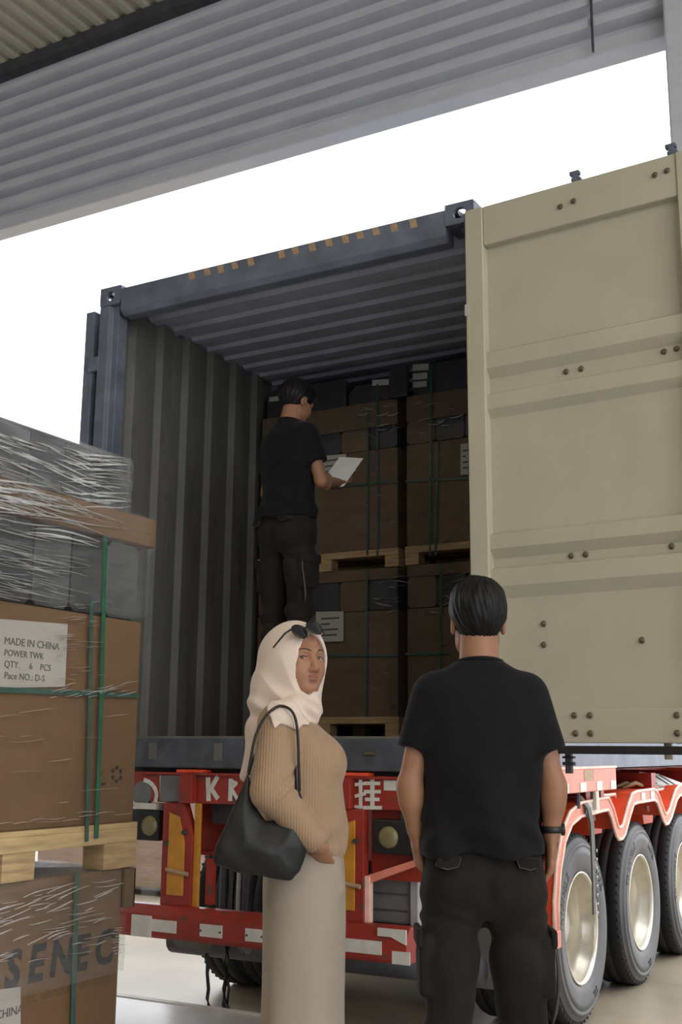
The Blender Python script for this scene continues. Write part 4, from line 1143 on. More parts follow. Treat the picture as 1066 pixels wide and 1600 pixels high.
# ------------------------------------------------------------------ people: smooth implicit surfaces turned into meshes
def smin(a, b, k):
    h = np.clip(0.5 + 0.5 * (b - a) / k, 0, 1)
    return b + (a - b) * h - k * h * (1 - h)
def smax(a, b, k): return -smin(-a, -b, k)
def rcone(P, a, b, ra, rb, flat=None):
    a = np.array(a, float); b = np.array(b, float); d = b - a
    q = [P[i] - a[i] for i in range(3)]
    t = np.clip((q[0] * d[0] + q[1] * d[1] + q[2] * d[2]) / (d @ d), 0, 1)
    e = [q[i] - t * d[i] for i in range(3)]
    if flat is not None:     # flat = (unit vector, factor): squash along a direction
        n, f = np.array(flat[0], float), flat[1]
        s = (e[0] * n[0] + e[1] * n[1] + e[2] * n[2]) * (1 / f - 1)
        e = [e[i] + s * n[i] for i in range(3)]
    return np.sqrt(e[0] ** 2 + e[1] ** 2 + e[2] ** 2) - (ra + (rb - ra) * t)
def ell(P, c, r):
    x, y, z = (P[0] - c[0]) / r[0], (P[1] - c[1]) / r[1], (P[2] - c[2]) / r[2]
    k0 = np.sqrt(x * x + y * y + z * z) + 1e-9
    k1 = np.sqrt((x / r[0]) ** 2 + (y / r[1]) ** 2 + (z / r[2]) ** 2) + 1e-9
    return k0 * (k0 - 1) / k1
def loft(P, tab, p=2.0):
    """tab rows: z, cx, cy, a, b  (elliptic sections)"""
    tab = np.array(sorted(tab), float); z = P[2]
    zs = tab[:, 0]
    def ip(col):
        # smooth monotone-ish interpolation
        i = np.clip(np.searchsorted(zs, z) - 1, 0, len(zs) - 2)
        t = np.clip((z - zs[i]) / (zs[i + 1] - zs[i]), 0, 1)
        v = tab[:, col]; m = np.gradient(v, zs)
        h = zs[i + 1] - zs[i]
        t2, t3 = t * t, t * t * t
        return (2 * t3 - 3 * t2 + 1) * v[i] + (t3 - 2 * t2 + t) * h * m[i] + (-2 * t3 + 3 * t2) * v[i + 1] + (t3 - t2) * h * m[i + 1]
    cx, cy, a, b = ip(1), ip(2), np.maximum(ip(3), 0.004), np.maximum(ip(4), 0.004)
    u, v = np.abs(P[0] - cx) / a, np.abs(P[1] - cy) / b
    d = ((u ** p + v ** p) ** (1 / p) - 1) * np.minimum(a, b)
    return np.maximum(d, np.maximum(zs[0] - z, z - zs[-1]))
def rbox(P, c, h, r):
    q = [np.abs(P[i] - c[i]) - (h[i] - r) for i in range(3)]
    o = np.sqrt(sum(np.maximum(k, 0) ** 2 for k in q))
    return o + np.minimum(np.maximum(q[0], np.maximum(q[1], q[2])), 0) - r
def poly2(u, v, pts):
    d = np.full(u.shape, 1e9); s = np.ones(u.shape); n = len(pts)
    for i in range(n):
        a = pts[i]; b = pts[i - 1]
        ex, ey = b[0] - a[0], b[1] - a[1]
        wx, wy = u - a[0], v - a[1]
        t = np.clip((wx * ex + wy * ey) / (ex * ex + ey * ey), 0, 1)
        d = np.minimum(d, (wx - ex * t) ** 2 + (wy - ey * t) ** 2)
        c1 = v >= a[1]; c2 = v < b[1]; c3 = ex * wy > ey * wx
        f = (c1 & c2 & c3) | (~c1 & ~c2 & ~c3)
        s = np.where(f, -s, s)
    return s * np.sqrt(d)
def surf(fn, lo, hi, h):
    lo = np.array(lo, float); hi = np.array(hi, float)
    n = np.ceil((hi - lo) / h).astype(int) + 1
    ax = [lo[i] + h * np.arange(n[i]) for i in range(3)]
    P = np.meshgrid(*ax, indexing='ij')
    v = fn(P)
    v = np.where(np.abs(v) < 1e-9, 1e-9, v)
    s = v < 0
    C = [(i, j, k) for i in (0, 1) for j in (0, 1) for k in (0, 1)]
    def cut(A, c): return A[c[0]:n[0] - 1 + c[0], c[1]:n[1] - 1 + c[1], c[2]:n[2] - 1 + c[2]]
    cnt = sum(cut(s, c).astype(int) for c in C)
    act = (cnt > 0) & (cnt < 8)
    I = np.argwhere(act); idx = -np.ones(act.shape, int); idx[act] = np.arange(len(I))
    pos = np.zeros((len(I), 3)); num = np.zeros(len(I))
    vals = {c: cut(v, c)[act] for c in C}
    for a in C:
        for ax_ in range(3):
            if a[ax_] == 0:
                b = list(a); b[ax_] = 1; b = tuple(b)
                va, vb = vals[a], vals[b]
                m = (va < 0) != (vb < 0)
                t = va[m] / (va[m] - vb[m])
                p = np.tile(np.array(a, float), (m.sum(), 1)); p[:, ax_] += t
                pos[m] += p; num[m] += 1
    V = lo + h * (I + pos / num[:, None])
    F_ = []
    for ax_ in range(3):
        b, c = [(1, 2), (2, 0), (0, 1)][ax_]
        sl0 = [slice(None)] * 3; sl1 = [slice(None)] * 3
        sl0[ax_] = slice(0, -1); sl1[ax_] = slice(1, None)
        s0, s1 = s[tuple(sl0)], s[tuple(sl1)]
        e = np.argwhere(s0 != s1)
        ok = (e[:, b] > 0) & (e[:, c] > 0) & (e[:, b] < n[b] - 1) & (e[:, c] < n[c] - 1)
        e = e[ok]
        fl = s0[tuple(e.T)]
        def cell(db, dc):
            q = e.copy(); q[:, b] += db; q[:, c] += dc
            return idx[tuple(q.T)]
        q = np.stack([cell(-1, -1), cell(0, -1), cell(0, 0), cell(-1, 0)], 1)
        q[~fl] = q[~fl][:, ::-1]
        F_.append(q)
    return V, np.concatenate(F_)
def join(parts):
    V = []; F_ = []; n = 0
    for v, f in parts:
        V.append(v); F_.append(f + n); n += len(v)
    return np.concatenate(V), np.concatenate(F_)
def rotz(v, a):
    c, s = math.cos(a), math.sin(a); v = np.asarray(v, float)
    return np.stack([v[..., 0] * c - v[..., 1] * s, v[..., 0] * s + v[..., 1] * c, v[..., 2]], -1)

SK = dict(var=0.06, scale=14, bump=0.04, bscale=160, spec=0.35)
MT['skin_w'] = mat('skin_woman', (0.33, 0.165, 0.098), 0.5, sss=0.12, **SK)
MT['lip'] = mat('lips', (0.26, 0.095, 0.075), 0.4, var=0.05)
MT['brow'] = mat('eyebrow', (0.05, 0.03, 0.022), 0.7)
MT['skin_m'] = mat('skin_man', (0.32, 0.160, 0.092), 0.5, sss=0.12, **SK)
MT['hair'] = mat('black_hair', (0.008, 0.0075, 0.0075), 0.5, var=0.3, scale=60, bump=0.3, bscale=120, spec=0.22, stretch=(1, 1, 0.25))
MT['tee'] = mat('black_cotton', (0.0075, 0.0075, 0.0092), 0.85, var=0.12, scale=20, bump=0.08, bscale=90, spec=0.15, sheen=0.05)
MT['cargo'] = mat('dark_brown_cotton', (0.017, 0.0145, 0.0125), 0.88, var=0.25, scale=9, bump=0.1, bscale=100, spec=0.15, sheen=0.04)
MT['seam'] = mat('seam_grey', (0.075, 0.068, 0.062), 0.85)
MT['hijab'] = mat('pale_pink_chiffon', (0.68, 0.56, 0.475), 0.75, var=0.03, scale=8, spec=0.25, sheen=0.2)
MT['knit'] = mat('tan_rib_knit', (0.345, 0.232, 0.142), 0.85, var=0.05, scale=10, bump=0.35, bscale=38, wave='X', spec=0.2, sheen=0.2)
MT['skirt'] = mat('ivory_cotton', (0.345, 0.292, 0.235), 0.85, var=0.04, scale=7, bump=0.05, bscale=70, spec=0.2)
MT['bag'] = mat('black_leather_bag', (0.010, 0.0105, 0.010), 0.55, var=0.2, scale=12, bump=0.08, bscale=90)
MT['eyewhite'] = mat('eye_white', (0.36, 0.32, 0.29), 0.35, var=0.02)
MT['iris'] = mat('dark_iris', (0.016, 0.009, 0.006), 0.35)
MT['shoe'] = mat('dark_shoe', (0.03, 0.028, 0.026), 0.6)
MT['lens'] = mat('dark_glass_lens', (0.012, 0.013, 0.014), 0.06, spec=0.9)
MT['frame_b'] = mat('black_frame', (0.008, 0.008, 0.008), 0.25)
MT['watch'] = mat('black_watch', (0.01, 0.01, 0.01), 0.4)

def put(name, vf, m, parent, smooth=True, fmat=None):
    return link_mesh(name, vf[0], vf[1], m, parent, smooth, True, fmat)

def hand_sdf(P, w, d, n, side, size=1.0, curl=0.35):
    """hand: w wrist point, d pointing direction, n palm normal, side = thumb direction"""
    w = np.array(w, float); d = np.array(d, float); d /= np.linalg.norm(d)
    n = np.array(n, float); n -= d * (n @ d); n /= np.linalg.norm(n); s = np.array(side, float); s -= d * (s @ d) + n * (s @ n); s /= np.linalg.norm(s)
    def L(a, b, c): return w + (d * a + s * b + n * c) * size
    f = rcone(P, L(0.0, 0, 0), L(0.045, 0.0, 0), 0.026 * size, 0.032 * size, (n, 0.55))
    f = smin(f, rcone(P, L(0.045, 0.0, 0), L(0.082, 0.002, 0.002), 0.034 * size, 0.036 * size, (n, 0.42)), 0.012)
    for k, (b, ln) in enumerate(((0.029, 0.072), (0.010, 0.080), (-0.010, 0.074), (-0.028, 0.058))):
        p0 = L(0.080, b, 0.0); a1 = curl * 0.5; a2 = curl * 1.4; a3 = curl * 2.1
        p1 = p0 + (d * math.cos(a1) + n * math.sin(a1)) * ln * 0.45 * size
        p2 = p1 + (d * math.cos(a2) + n * math.sin(a2)) * ln * 0.32 * size
        p3 = p2 + (d * math.cos(a3) + n * math.sin(a3)) * ln * 0.26 * size
        g = rcone(P, p0, p1, 0.0100 * size, 0.0090 * size)
        g = smin(g, rcone(P, p1, p2, 0.0090 * size, 0.0082 * size), 0.004)
        g = smin(g, rcone(P, p2, p3, 0.0082 * size, 0.0070 * size), 0.004)
        f = smin(f, g, 0.005)
    t0, t1, t2, t3 = L(0.018, 0.022, 0.004), L(0.045, 0.046, 0.012), L(0.072, 0.054, 0.018), L(0.094, 0.052, 0.022)
    g = smin(rcone(P, t0, t1, 0.014 * size, 0.0115 * size), rcone(P, t1, t2, 0.0115 * size, 0.0095 * size), 0.006)
    g = smin(g, rcone(P, t2, t3, 0.0095 * size, 0.0080 * size), 0.005)
    return smin(f, g, 0.008)

def head_sdf(P, fem=False):
    """head in its own frame: x side, y forward, z up, origin between the ears at eye level; face features included"""
    f = ell(P, (0, -0.012, 0.030), (0.074, 0.094, 0.088))
    f = smin(f, ell(P, (0, 0.022, -0.030), (0.061, 0.068, 0.085)), 0.03)
    f = smin(f, ell(P, (0, 0.052, -0.088), (0.036, 0.034, 0.026)), 0.035)
    for s in (-1, 1):
        f = smin(f, ell(P, (s * 0.034, 0.056, -0.036), (0.028, 0.026, 0.030)), 0.025)
        f = smin(f, ell(P, (s * 0.048, 0.010, -0.068), (0.018, 0.034, 0.026)), 0.03)
        f = smin(f, rcone(P, (s * 0.012, 0.083, 0.024), (s * 0.045, 0.068, 0.024), 0.009, 0.008), 0.014)
        f = smax(f, -ell(P, (s * 0.031, 0.092, 0.002), (0.021, 0.014, 0.012)), 0.008)
        f = smin(f, rcone(P, (s * 0.017, 0.0775, 0.0108), (s * 0.046, 0.0700, 0.0085), 0.0072, 0.0062), 0.004)
        f = smin(f, rcone(P, (s * 0.017, 0.0775, -0.0100), (s * 0.045, 0.0700, -0.0085), 0.0068, 0.0058), 0.005)
        f = smin(f, ell(P, (s * 0.0118, 0.091, -0.036), (0.0088, 0.011, 0.0075)), 0.006)
        # ear
        e = ell(P, (s * 0.078, -0.012, -0.012), (0.010, 0.020, 0.033))
        e = smax(e, -ell(P, (s * 0.090, -0.008, -0.008), (0.010, 0.011, 0.020)), 0.005)
        f = smin(f, e, 0.006)
    f = smin(f, rcone(P, (0, 0.082, 0.012), (0, 0.102, -0.030), 0.0080, 0.0110), 0.010)
    f = smin(f, ell(P, (0, 0.0885, -0.0558), (0.0195, 0.010, 0.0052)), 0.004)
    f = smin(f, ell(P, (0, 0.0870, -0.0648), (0.0170, 0.010, 0.0058)), 0.004)
    f = smax(f, -rcone(P, (-0.022, 0.099, -0.0605), (0.022, 0.099, -0.0605), 0.0022, 0.0022), 0.003)
    f = smax(f, -ell(P, (0, 0.092, -0.080), (0.022, 0.008, 0.006)), 0.008)
    return f
def face_marks(root, Hm):
    def yat(x, z):
        ys = np.linspace(0.13, 0.03, 400)
        v = head_sdf([np.full(400, x), ys, np.full(400, z)])
        k = np.argmax(v < 0)
        return ys[k]
    for s in (-1, 1):
        pts = [(s * x, z) for x, z in ((0.0115, 0.0215), (0.018, 0.0245), (0.026, 0.0268), (0.034, 0.0275), (0.042, 0.0255), (0.049, 0.0215))]
        q = [Hm(np.array([x, yat(x, z) + 0.0002, z])) for x, z in pts]
        MB().tube([tuple(p) for p in q], [0.0014, 0.0022, 0.0024, 0.0021, 0.0016, 0.0008], 7).build('eyebrow', MT['brow'], root, smooth=True, local=True)
        pts = [(s * x, z) for x, z in ((0.019, 0.0030), (0.024, 0.0052), (0.031, 0.0060), (0.038, 0.0050), (0.045, 0.0022))]
        q = [Hm(np.array([x, max(yat(x, z), 0.0678 + math.sqrt(max(0, 0.0125 ** 2 - (x - s * 0.031) ** 2))) + 0.0004, z])) for x, z in pts]
        MB().tube([tuple(p) for p in q], [0.0007, 0.0013, 0.0015, 0.0014, 0.0008], 6).build('lashes', MT['brow'], root, smooth=True, local=True)
    v, f = surf(lambda P: np.minimum(ell(P, (0, 0.0885, -0.0558), (0.0195, 0.0106, 0.0056)), ell(P, (0, 0.0870, -0.0648), (0.0172, 0.0106, 0.0062))), (-0.024, 0.072, -0.076), (0.024, 0.104, -0.046), 0.0016)
    link_mesh('lips', Hm(v), f, MT['lip'], root, True, True)
def eyes(root, Hm, look):
    for s in (-1, 1):
        c = np.array([s * 0.031, 0.0678, 0.001])
        g = MB(); g.lathe([(math.cos(a) * 0.0125, math.sin(a) * 0.0125) for a in np.linspace(0, math.pi, 14)], 'y', (0, 0, 0), 20)
        V = (np.array(g.v) + c); e = link_mesh('eye', Hm(V), g.f, MT['eyewhite'], root, True, True)
        d = np.array(look, float); d /= np.linalg.norm(d)
        u = np.cross(d, (0, 0, 1)); u /= np.linalg.norm(u); w = np.cross(u, d)
        V = [c + d * 0.0129]; n = 16; Fi = []
        for j, th in enumerate((0.18, 0.36, 0.54)):
            for k in range(n):
                a = 2 * math.pi * k / n
                V.append(c + (d * math.cos(th) + (u * math.cos(a) + w * math.sin(a)) * math.sin(th)) * 0.0129)
        Fi = [(0, 1 + k, 1 + (k + 1) % n) for k in range(n)]
        for j in range(2):
            Fi += [(1 + j * n + k, 1 + (j + 1) * n + k, 1 + (j + 1) * n + (k + 1) % n, 1 + j * n + (k + 1) % n) for k in range(n)]
        link_mesh('iris', Hm(np.array(V)), Fi, MT['iris'], e, True, True)

# ================================================================== woman
WB = (0.19, -1.99, AP)
wo = thing('person', 'person in a pale pink headscarf, tan ribbed sweater and ivory skirt, hand in pocket', 'person', WB, YAW)
def W(px, py, yo=0.0): return pl(px, py, WB, yo)
HA = math.radians(-142.0)     # head turned towards the camera: forward (0,1) -> (0.62,-0.79)
fwd = (math.sin(math.radians(38)), -math.cos(math.radians(38)))
ang = math.atan2(fwd[1], fwd[0]) - math.pi / 2
HC = np.array([0.018, 0.012, 1.495])
def w_h2l(v): return rotz(v, ang) + HC
def to_head(P):
    x, y, z = P[0] - HC[0], P[1] - HC[1], P[2] - HC[2]
    c, s = math.cos(-ang), math.sin(-ang)
    return [x * c - y * s, x * s + y * c, z]
hv, hf = surf(lambda P: smin(head_sdf(P, True), rcone(P, (0, -0.02, -0.06), (0, -0.03, -0.22), 0.052, 0.056), 0.02), (-0.10, -0.125, -0.23), (0.10, 0.125, 0.13), 0.0033)
cen = hv[hf].mean(1)
fm_ = np.zeros(len(hf), int)
lipm = (np.abs(cen[:, 0]) < 0.0225) & (cen[:, 1] > 0.075) & (np.abs(cen[:, 2] + 0.0605) < 0.0115 * np.sqrt(np.clip(1 - (cen[:, 0] / 0.0235) ** 2, 0, 1)) + 0.0005)
brm = (np.abs(np.abs(cen[:, 0]) - 0.031) < 0.021) & (cen[:, 1] > 0.05) & (np.abs(cen[:, 2] - (0.0245 - 9 * (np.abs(cen[:, 0]) - 0.028) ** 2)) < 0.0036)
lidm = (np.abs(np.abs(cen[:, 0]) - 0.031) < 0.0175) & (cen[:, 1] > 0.06) & (np.abs(cen[:, 2] - 0.0060) < 0.0020)

hvl = w_h2l(hv)
# the near forearm with the hand sliding into the pocket, the far arm, the legs
WR, EL, SH = W(500, 1321, -0.180), W(424, 1236, -0.205), W(437, 1132, -0.132)
def arm_n(P):
    f = smin(rcone(P, SH, EL, 0.045, 0.038), rcone(P, EL, WR, 0.038, 0.025), 0.015)
    d = np.array([0.135, -0.030, 0.815]) - WR
    return smin(f, hand_sdf(P, WR + d * 0.05, d, (0.1, 1.0, 0.5), (-0.9, 0.2, 0.0), 0.80, 0.12), 0.012)
a1 = surf(arm_n, (-0.16, -0.30, 0.78), (0.30, -0.02, 1.36), 0.0055)
def arm_f(P):
    f = smin(rcone(P, (-0.02, 0.165, 1.28), (-0.05, 0.235, 1.05), 0.045, 0.038), rcone(P, (-0.05, 0.235, 1.05), (0.03, 0.20, 0.88), 0.038, 0.025), 0.015)
    return smin(f, hand_sdf(P, (0.032, 0.20, 0.87), (0.15, -0.05, -0.9), (0.0, -1.0, -0.1), (1, 0.1, 0.1), 0.92, 0.3), 0.012)
a2 = surf(arm_f, (-0.16, 0.02, 0.74), (0.30, 0.31, 1.36), 0.009)
def legs_w(P):
    f = rcone(P, (0.05, -0.06, 0.80), (0.055, -0.07, 0.45), 0.06, 0.045)
    for s in (-1, 1):
        f = smin(f, smin(rcone(P, (0.05, s * 0.06, 0.80), (0.055, s * 0.07, 0.45), 0.068, 0.046), rcone(P, (0.055, s * 0.07, 0.45), (0.03, s * 0.075, 0.07), 0.045, 0.034), 0.03), 0.03)
        f = smin(f, rcone(P, (0.02, s * 0.075, 0.045), (0.17, s * 0.09, 0.03), 0.034, 0.026), 0.03)
    return smin(f, ell(P, (0.045, 0, 0.86), (0.085, 0.11, 0.10)), 0.03)
a3 = surf(legs_w, (-0.12, -0.22, -0.01), (0.26, 0.22, 1.0), 0.012)
bv, bf = join([(hvl, hf), a1, a2, a3])
body = put('body', (bv, bf), [MT['skin_w'], MT['lip'], MT['brow']], wo, True, np.concatenate([fm_, np.zeros(len(bf) - len(hf), int)]))
face_marks(wo, w_h2l)
eyes(wo, w_h2l, (0.45, 0.88, -0.02))

# sweater
def swea(P):
    t = [(0.905, 0.060, 0.0, 0.108, 0.150), (0.935, 0.058, 0.0, 0.121, 0.157), (0.985, 0.054, 0.0, 0.130, 0.162), (1.06, 0.046, 0.0, 0.126, 0.160), (1.13, 0.040, 0.0, 0.124, 0.162),
         (1.195, 0.036, 0.0, 0.128, 0.168), (1.25, 0.020, 0.0, 0.118, 0.172), (1.30, 0.0, 0.0, 0.085, 0.165), (1.345, 0.0, 0.0, 0.055, 0.10), (1.37, 0.0, 0.0, 0.045, 0.06)]
    f = loft(P, t, 2.2)
    f = smin(f, ell(P, W(508, 1192, -0.06), (0.062, 0.07, 0.065)), 0.04)
    f = smin(f, ell(P, W(506, 1192, 0.06), (0.060, 0.07, 0.065)), 0.04)
    for a in ((SH, EL, WR, -1), (np.array([-0.02, 0.165, 1.28]), np.array([-0.05, 0.235, 1.05]), np.array([0.03, 0.20, 0.88]), 1)):
        s_, e_, w_ = a[:3]
        g = smin(rcone(P, s_, e_, 0.067, 0.057), rcone(P, e_, w_, 0.057, 0.036), 0.022)
        d = (w_ - e_) / np.linalg.norm(w_ - e_)
        cutp = (P[0] - w_[0]) * d[0] + (P[1] - w_[1]) * d[1] + (P[2] - w_[2]) * d[2]
        g = smax(g, cutp - 0.004, 0.004)
        # bunched folds near the elbow and along the forearm
        t_ = (P[0] - e_[0]) * d[0] + (P[1] - e_[1]) * d[1] + (P[2] - e_[2]) * d[2]
        g = g + 0.0045 * np.sin(t_ * 210) * np.exp(-((t_ - 0.02) / 0.05) ** 2) * np.clip((P[0] - e_[0]) / 0.03 + 0.3, 0, 1)
        f = smin(f, g, 0.018)
    # drape of the front hem towards the pocket
    q = (P[0] * 0.55 - P[2] * 0.83)
    f = f + 0.007 * np.sin(60 * q + 0.6) * np.exp(-((P[2] - 0.955) / 0.045) ** 2) * np.clip((P[0]) / 0.08, 0, 1) * np.clip((-P[1]) / 0.06, 0, 1)
    hem = 0.952 - 0.052 * np.clip((P[0] - 0.09) / 0.07, 0, 1) - 0.01 * np.clip(P[1] / 0.1, 0, 1)
    f = smax(f, np.where(P[1] > -0.175, hem - P[2], -1.0) * np.clip(1, 0, 1), 0.004)
    return f
sw = surf(swea, (-0.18, -0.32, 0.86), (0.27, 0.31, 1.40), 0.0055)
put('sweater', sw, MT['knit'], wo)
# headscarf
def scarf(P):
    Q = to_head(P)
    f = ell(Q, (0, -0.008, 0.016), (0.089, 0.108, 0.107))
    f = smin(f, ell(Q, (0, 0.015, -0.03), (0.082, 0.082, 0.105)), 0.03)
    # cloth falling from the back of the head down the back
    b0, b1, b2, b3 = W(432, 1020, 0.02), W(413, 1085, 0.03), W(401, 1140, 0.02), W(382, 1212, 0.0)
    g = smin(rcone(P, b0 + [0.03, 0, -0.02], b1 + [0.036, 0, 0], 0.085, 0.078), rcone(P, b1 + [0.036, 0, 0], b2 + [0.020, 0, 0], 0.078, 0.050), 0.03)
    g = smin(g, rcone(P, b2 + [0.020, 0, 0], b3 + [0.010, 0, 0], 0.050, 0.022), 0.02)
    f = smin(f, g, 0.05)
    # wrap round the neck
    f = smin(f, ell(P, (0.020, 0.0, 1.355), (0.085, 0.098, 0.050)), 0.04)
    c0, c1, c2 = W(462, 1100, -0.085), W(484, 1113, -0.075), W(498, 1104, -0.02)
    f = smin(f, smin(rcone(P, c0, c1, 0.026, 0.030), rcone(P, c1, c2 + [-0.024, 0, 0.002], 0.030, 0.027), 0.015), 0.012)
    d0, d1 = W(455, 1118, -0.10), W(487, 1124, -0.08)
    f = smin(f, rcone(P, d0, d1, 0.020, 0.022), 0.012)
    # flap lying on the near shoulder
    cape = [tuple(W(px, py, -0.16)[[0, 2]]) for px, py in ((425, 1068), (418, 1104), (430, 1138), (440, 1133), (466, 1141), (473, 1133), (492, 1128), (502, 1105), (490, 1068))]
    f = smin(f, smax(swea(P) - 0.008, smax(poly2(P[0], P[2], cape), P[1] - 0.04, 0.01), 0.004), 0.010)
    # face opening, pointed at the brow
    u, w = Q[0], Q[2]
    pts = [(0.0, 0.078), (-0.030, 0.060), (-0.049, 0.026), (-0.055, -0.02), (-0.050, -0.06), (-0.028, -0.098), (0.010, -0.108), (0.034, -0.096), (0.050, -0.058), (0.055, -0.02), (0.050, 0.026), (0.032, 0.058)]
    hole = smax(poly2(u, w, pts), 0.010 - Q[1], 0.012)
    f = smax(f, -hole, 0.006)
    # folds sweeping from crown down and back
    ph_ = 120 * (P[0] * 0.80 + P[2] * 0.34 + 0.4 * P[1]) + 2.0 * np.sin(14 * P[2])
    fold = 0.0055 * (np.abs(np.sin(0.5 * ph_)) - 0.6) * np.clip((1.55 - P[2]) / 0.12, 0, 1)
    fold2 = 0.0045 * np.sin(95 * (P[2] + 0.45 * P[0])) * np.exp(-((P[2] - 1.335) / 0.05) ** 2)
    return f + fold + fold2
sc = surf(scarf, (-0.24, -0.235, 1.08), (0.16, 0.16, 1.63), 0.0038)
put('headscarf', sc, MT['hijab'], wo)
def skirt(P):
    t = [(0.06, 0.050, 0, 0.155, 0.190), (0.25, 0.052, 0, 0.137, 0.175), (0.435, 0.054, 0, 0.122, 0.162), (0.62, 0.055, 0, 0.122, 0.158), (0.75, 0.054, 0, 0.124, 0.158), (0.86, 0.052, 0, 0.122, 0.157), (0.93, 0.054, 0, 0.112, 0.145), (1.00, 0.052, 0, 0.100, 0.125)]
    f = loft(P, t, 2.2)
    a = np.arctan2(P[1], P[0] - 0.054)
    f = f + 0.004 * np.sin(7 * a + 1.0) * np.clip((0.8 - P[2]) / 0.5, 0, 1)
    # pocket mouth bulging round the hand
    f = smin(f, rcone(P, (0.128, -0.095, 0.880), (0.138, -0.080, 0.825), 0.034, 0.030), 0.03)
    return f
put('skirt', surf(skirt, (-0.15, -0.21, 0.05), (0.26, 0.21, 1.01), 0.008), MT['skirt'], wo)
for s in (-1, 1):
    put('shoe', surf(lambda P, s=s: smax(smin(rcone(P, (0.0, s * 0.075, 0.035), (0.19, s * 0.095, 0.028), 0.042, 0.034), ell(P, (0.0, s * 0.075, 0.05), (0.045, 0.035, 0.04)), 0.02), 0.001 - P[2], 0.004), (-0.06, s * 0.085 - 0.06, -0.01), (0.25, s * 0.085 + 0.06, 0.11), 0.008), MT['shoe'], wo)

# sunglasses pushed up on the scarf
sg = thing('sunglasses', 'black sunglasses pushed up on top of the pale headscarf', 'sunglasses', tuple(np.array(WB) + rotz(np.array([0.03, -0.06, 1.56]), YAW)), YAW)
SO = np.array([0.03, -0.06, 1.56])
def lens_at(px, py, yo, rx, rz, tilt):
    c = W(px, py, yo)
    # disc facing forward-up in head frame
    n = rotz(np.array([0.0, math.cos(tilt), math.sin(tilt)]), ang); u = rotz(np.array([1.0, 0, 0]), ang); v = np.cross(n, u)
    if v[2] < 0: v = -v
    return c, n, u, v
lenses = []
for (px, py, yo) in ((469, 986, -0.090), (492, 980, -0.060)):
    c, n, u, v = lens_at(px, py, yo, 0, 0, 0.55)
    K = 26; V = []; fr = []
    for k in range(K):
        a = 2 * math.pi * k / K
        rx = 0.0275 * (1 + 0.10 * math.cos(a)); rz = 0.0245 * (1 - 0.12 * math.sin(a)) if math.sin(a) > 0 else 0.0255
        V.append(c + u * rx * math.cos(a) + v * rz * math.sin(a) - SO)
    lenses.append((c, n, u, v))
    cc = c + n * 0.004 - SO
    link_mesh('lens', np.array([cc] + V), [(0, 1 + k, 1 + (k + 1) % K) for k in range(K)], MT['lens'], sg, True, True)
    MB().tube([tuple(p) for p in V + V[:2]], 0.0026, 7, caps=False).build('rim_frame', MT['frame_b'], sg, smooth=True, local=True)
c0, n0, u0, v0 = lenses[0]; c1_, n1, u1, v1 = lenses[1]
e0 = c0 + (c1_ - c0) * 0.42 + v0 * 0.006; e1 = c0 + (c1_ - c0) * 0.58 + v0 * 0.006
MB().tube([tuple(c0 + (c1_ - c0) * 0.40 + v0 * 0.006 - SO), tuple((e0 + e1) / 2 + n0 * 0.002 + v0 * 0.002 - SO), tuple(c0 + (c1_ - c0) * 0.60 + v0 * 0.006 - SO)], 0.0028, 7).build('bridge', MT['frame_b'], sg, smooth=True, local=True)
MB().tube([tuple(W(459, 981, -0.095) - SO), tuple(W(445, 990, -0.100) - SO), tuple(W(427, 1012, -0.082) - SO)], [0.003, 0.0032, 0.0026], 7).build('temple_arm', MT['frame_b'], sg, smooth=True, local=True)
MB().tube([tuple(W(504, 984, -0.045) - SO), tuple(W(506, 990, 0.02) - SO), tuple(W(490, 1005, 0.09) - SO)], [0.003, 0.0032, 0.0026], 7).build('temple_arm', MT['frame_b'], sg, smooth=True, local=True)

# shoulder bag
BO = W(400, 1370, -0.19)
bagt = thing('shoulder_bag', 'black slouchy shoulder bag hanging from the shoulder of the person in the headscarf', 'bag', tuple(np.array(WB) + rotz(BO, YAW)), YAW)
by = -0.19
poly = [tuple(W(px, py, by)[[0, 2]]) for px, py in ((387, 1206), (376, 1236), (352, 1290), (331, 1338), (336, 1352), (372, 1362), (420, 1372), (455, 1375), (470, 1362), (480, 1322), (482, 1288), (474, 1252), (468, 1233), (462, 1236), (452, 1262), (435, 1282), (415, 1282), (398, 1258), (392, 1222))]
def bagf(P):
    d = poly2(P[0], P[2], poly)
    th = 0.050 * np.sqrt(np.clip(-d / 0.07, 0, 1)) + 0.004
    th = th * (0.45 + 0.55 * np.clip((1.15 - P[2]) / 0.2, 0, 1))
    f = np.maximum(d, (np.abs(P[1] - by) - th) * 0.7)
    return f + 0.0022 * np.sin(70 * (P[0] * 0.8 + P[2] * 0.6)) * np.clip((1.1 - P[2]) / 0.2, 0, 1)
bvv, bff = surf(bagf, (-0.27, by - 0.07, 0.80), (0.10, by + 0.07, 1.18), 0.005)
link_mesh('bag_body', bvv - BO, bff, MT['bag'], bagt, True, True)
def smooth_path(pts, n=5):
    pts = [np.array(p, float) for p in pts]; out = []
    for i in range(len(pts) - 1):
        a, b, c, d = pts[max(i - 1, 0)], pts[i], pts[i + 1], pts[min(i + 2, len(pts) - 1)]
        for k in range(n):
            t = k / n
            out.append(0.5 * (2 * b + (c - a) * t + (2 * a - 5 * b + 4 * c - d) * t * t + (3 * b - a - 3 * c + d) * t ** 3))
    return out + [pts[-1]]
def bag_strap(pts, r=0.0042):
    MB().tube([tuple(p - BO) for p in smooth_path(pts)], r, 8).build('bag_strap', MT['bag'], bagt, smooth=True, local=True)
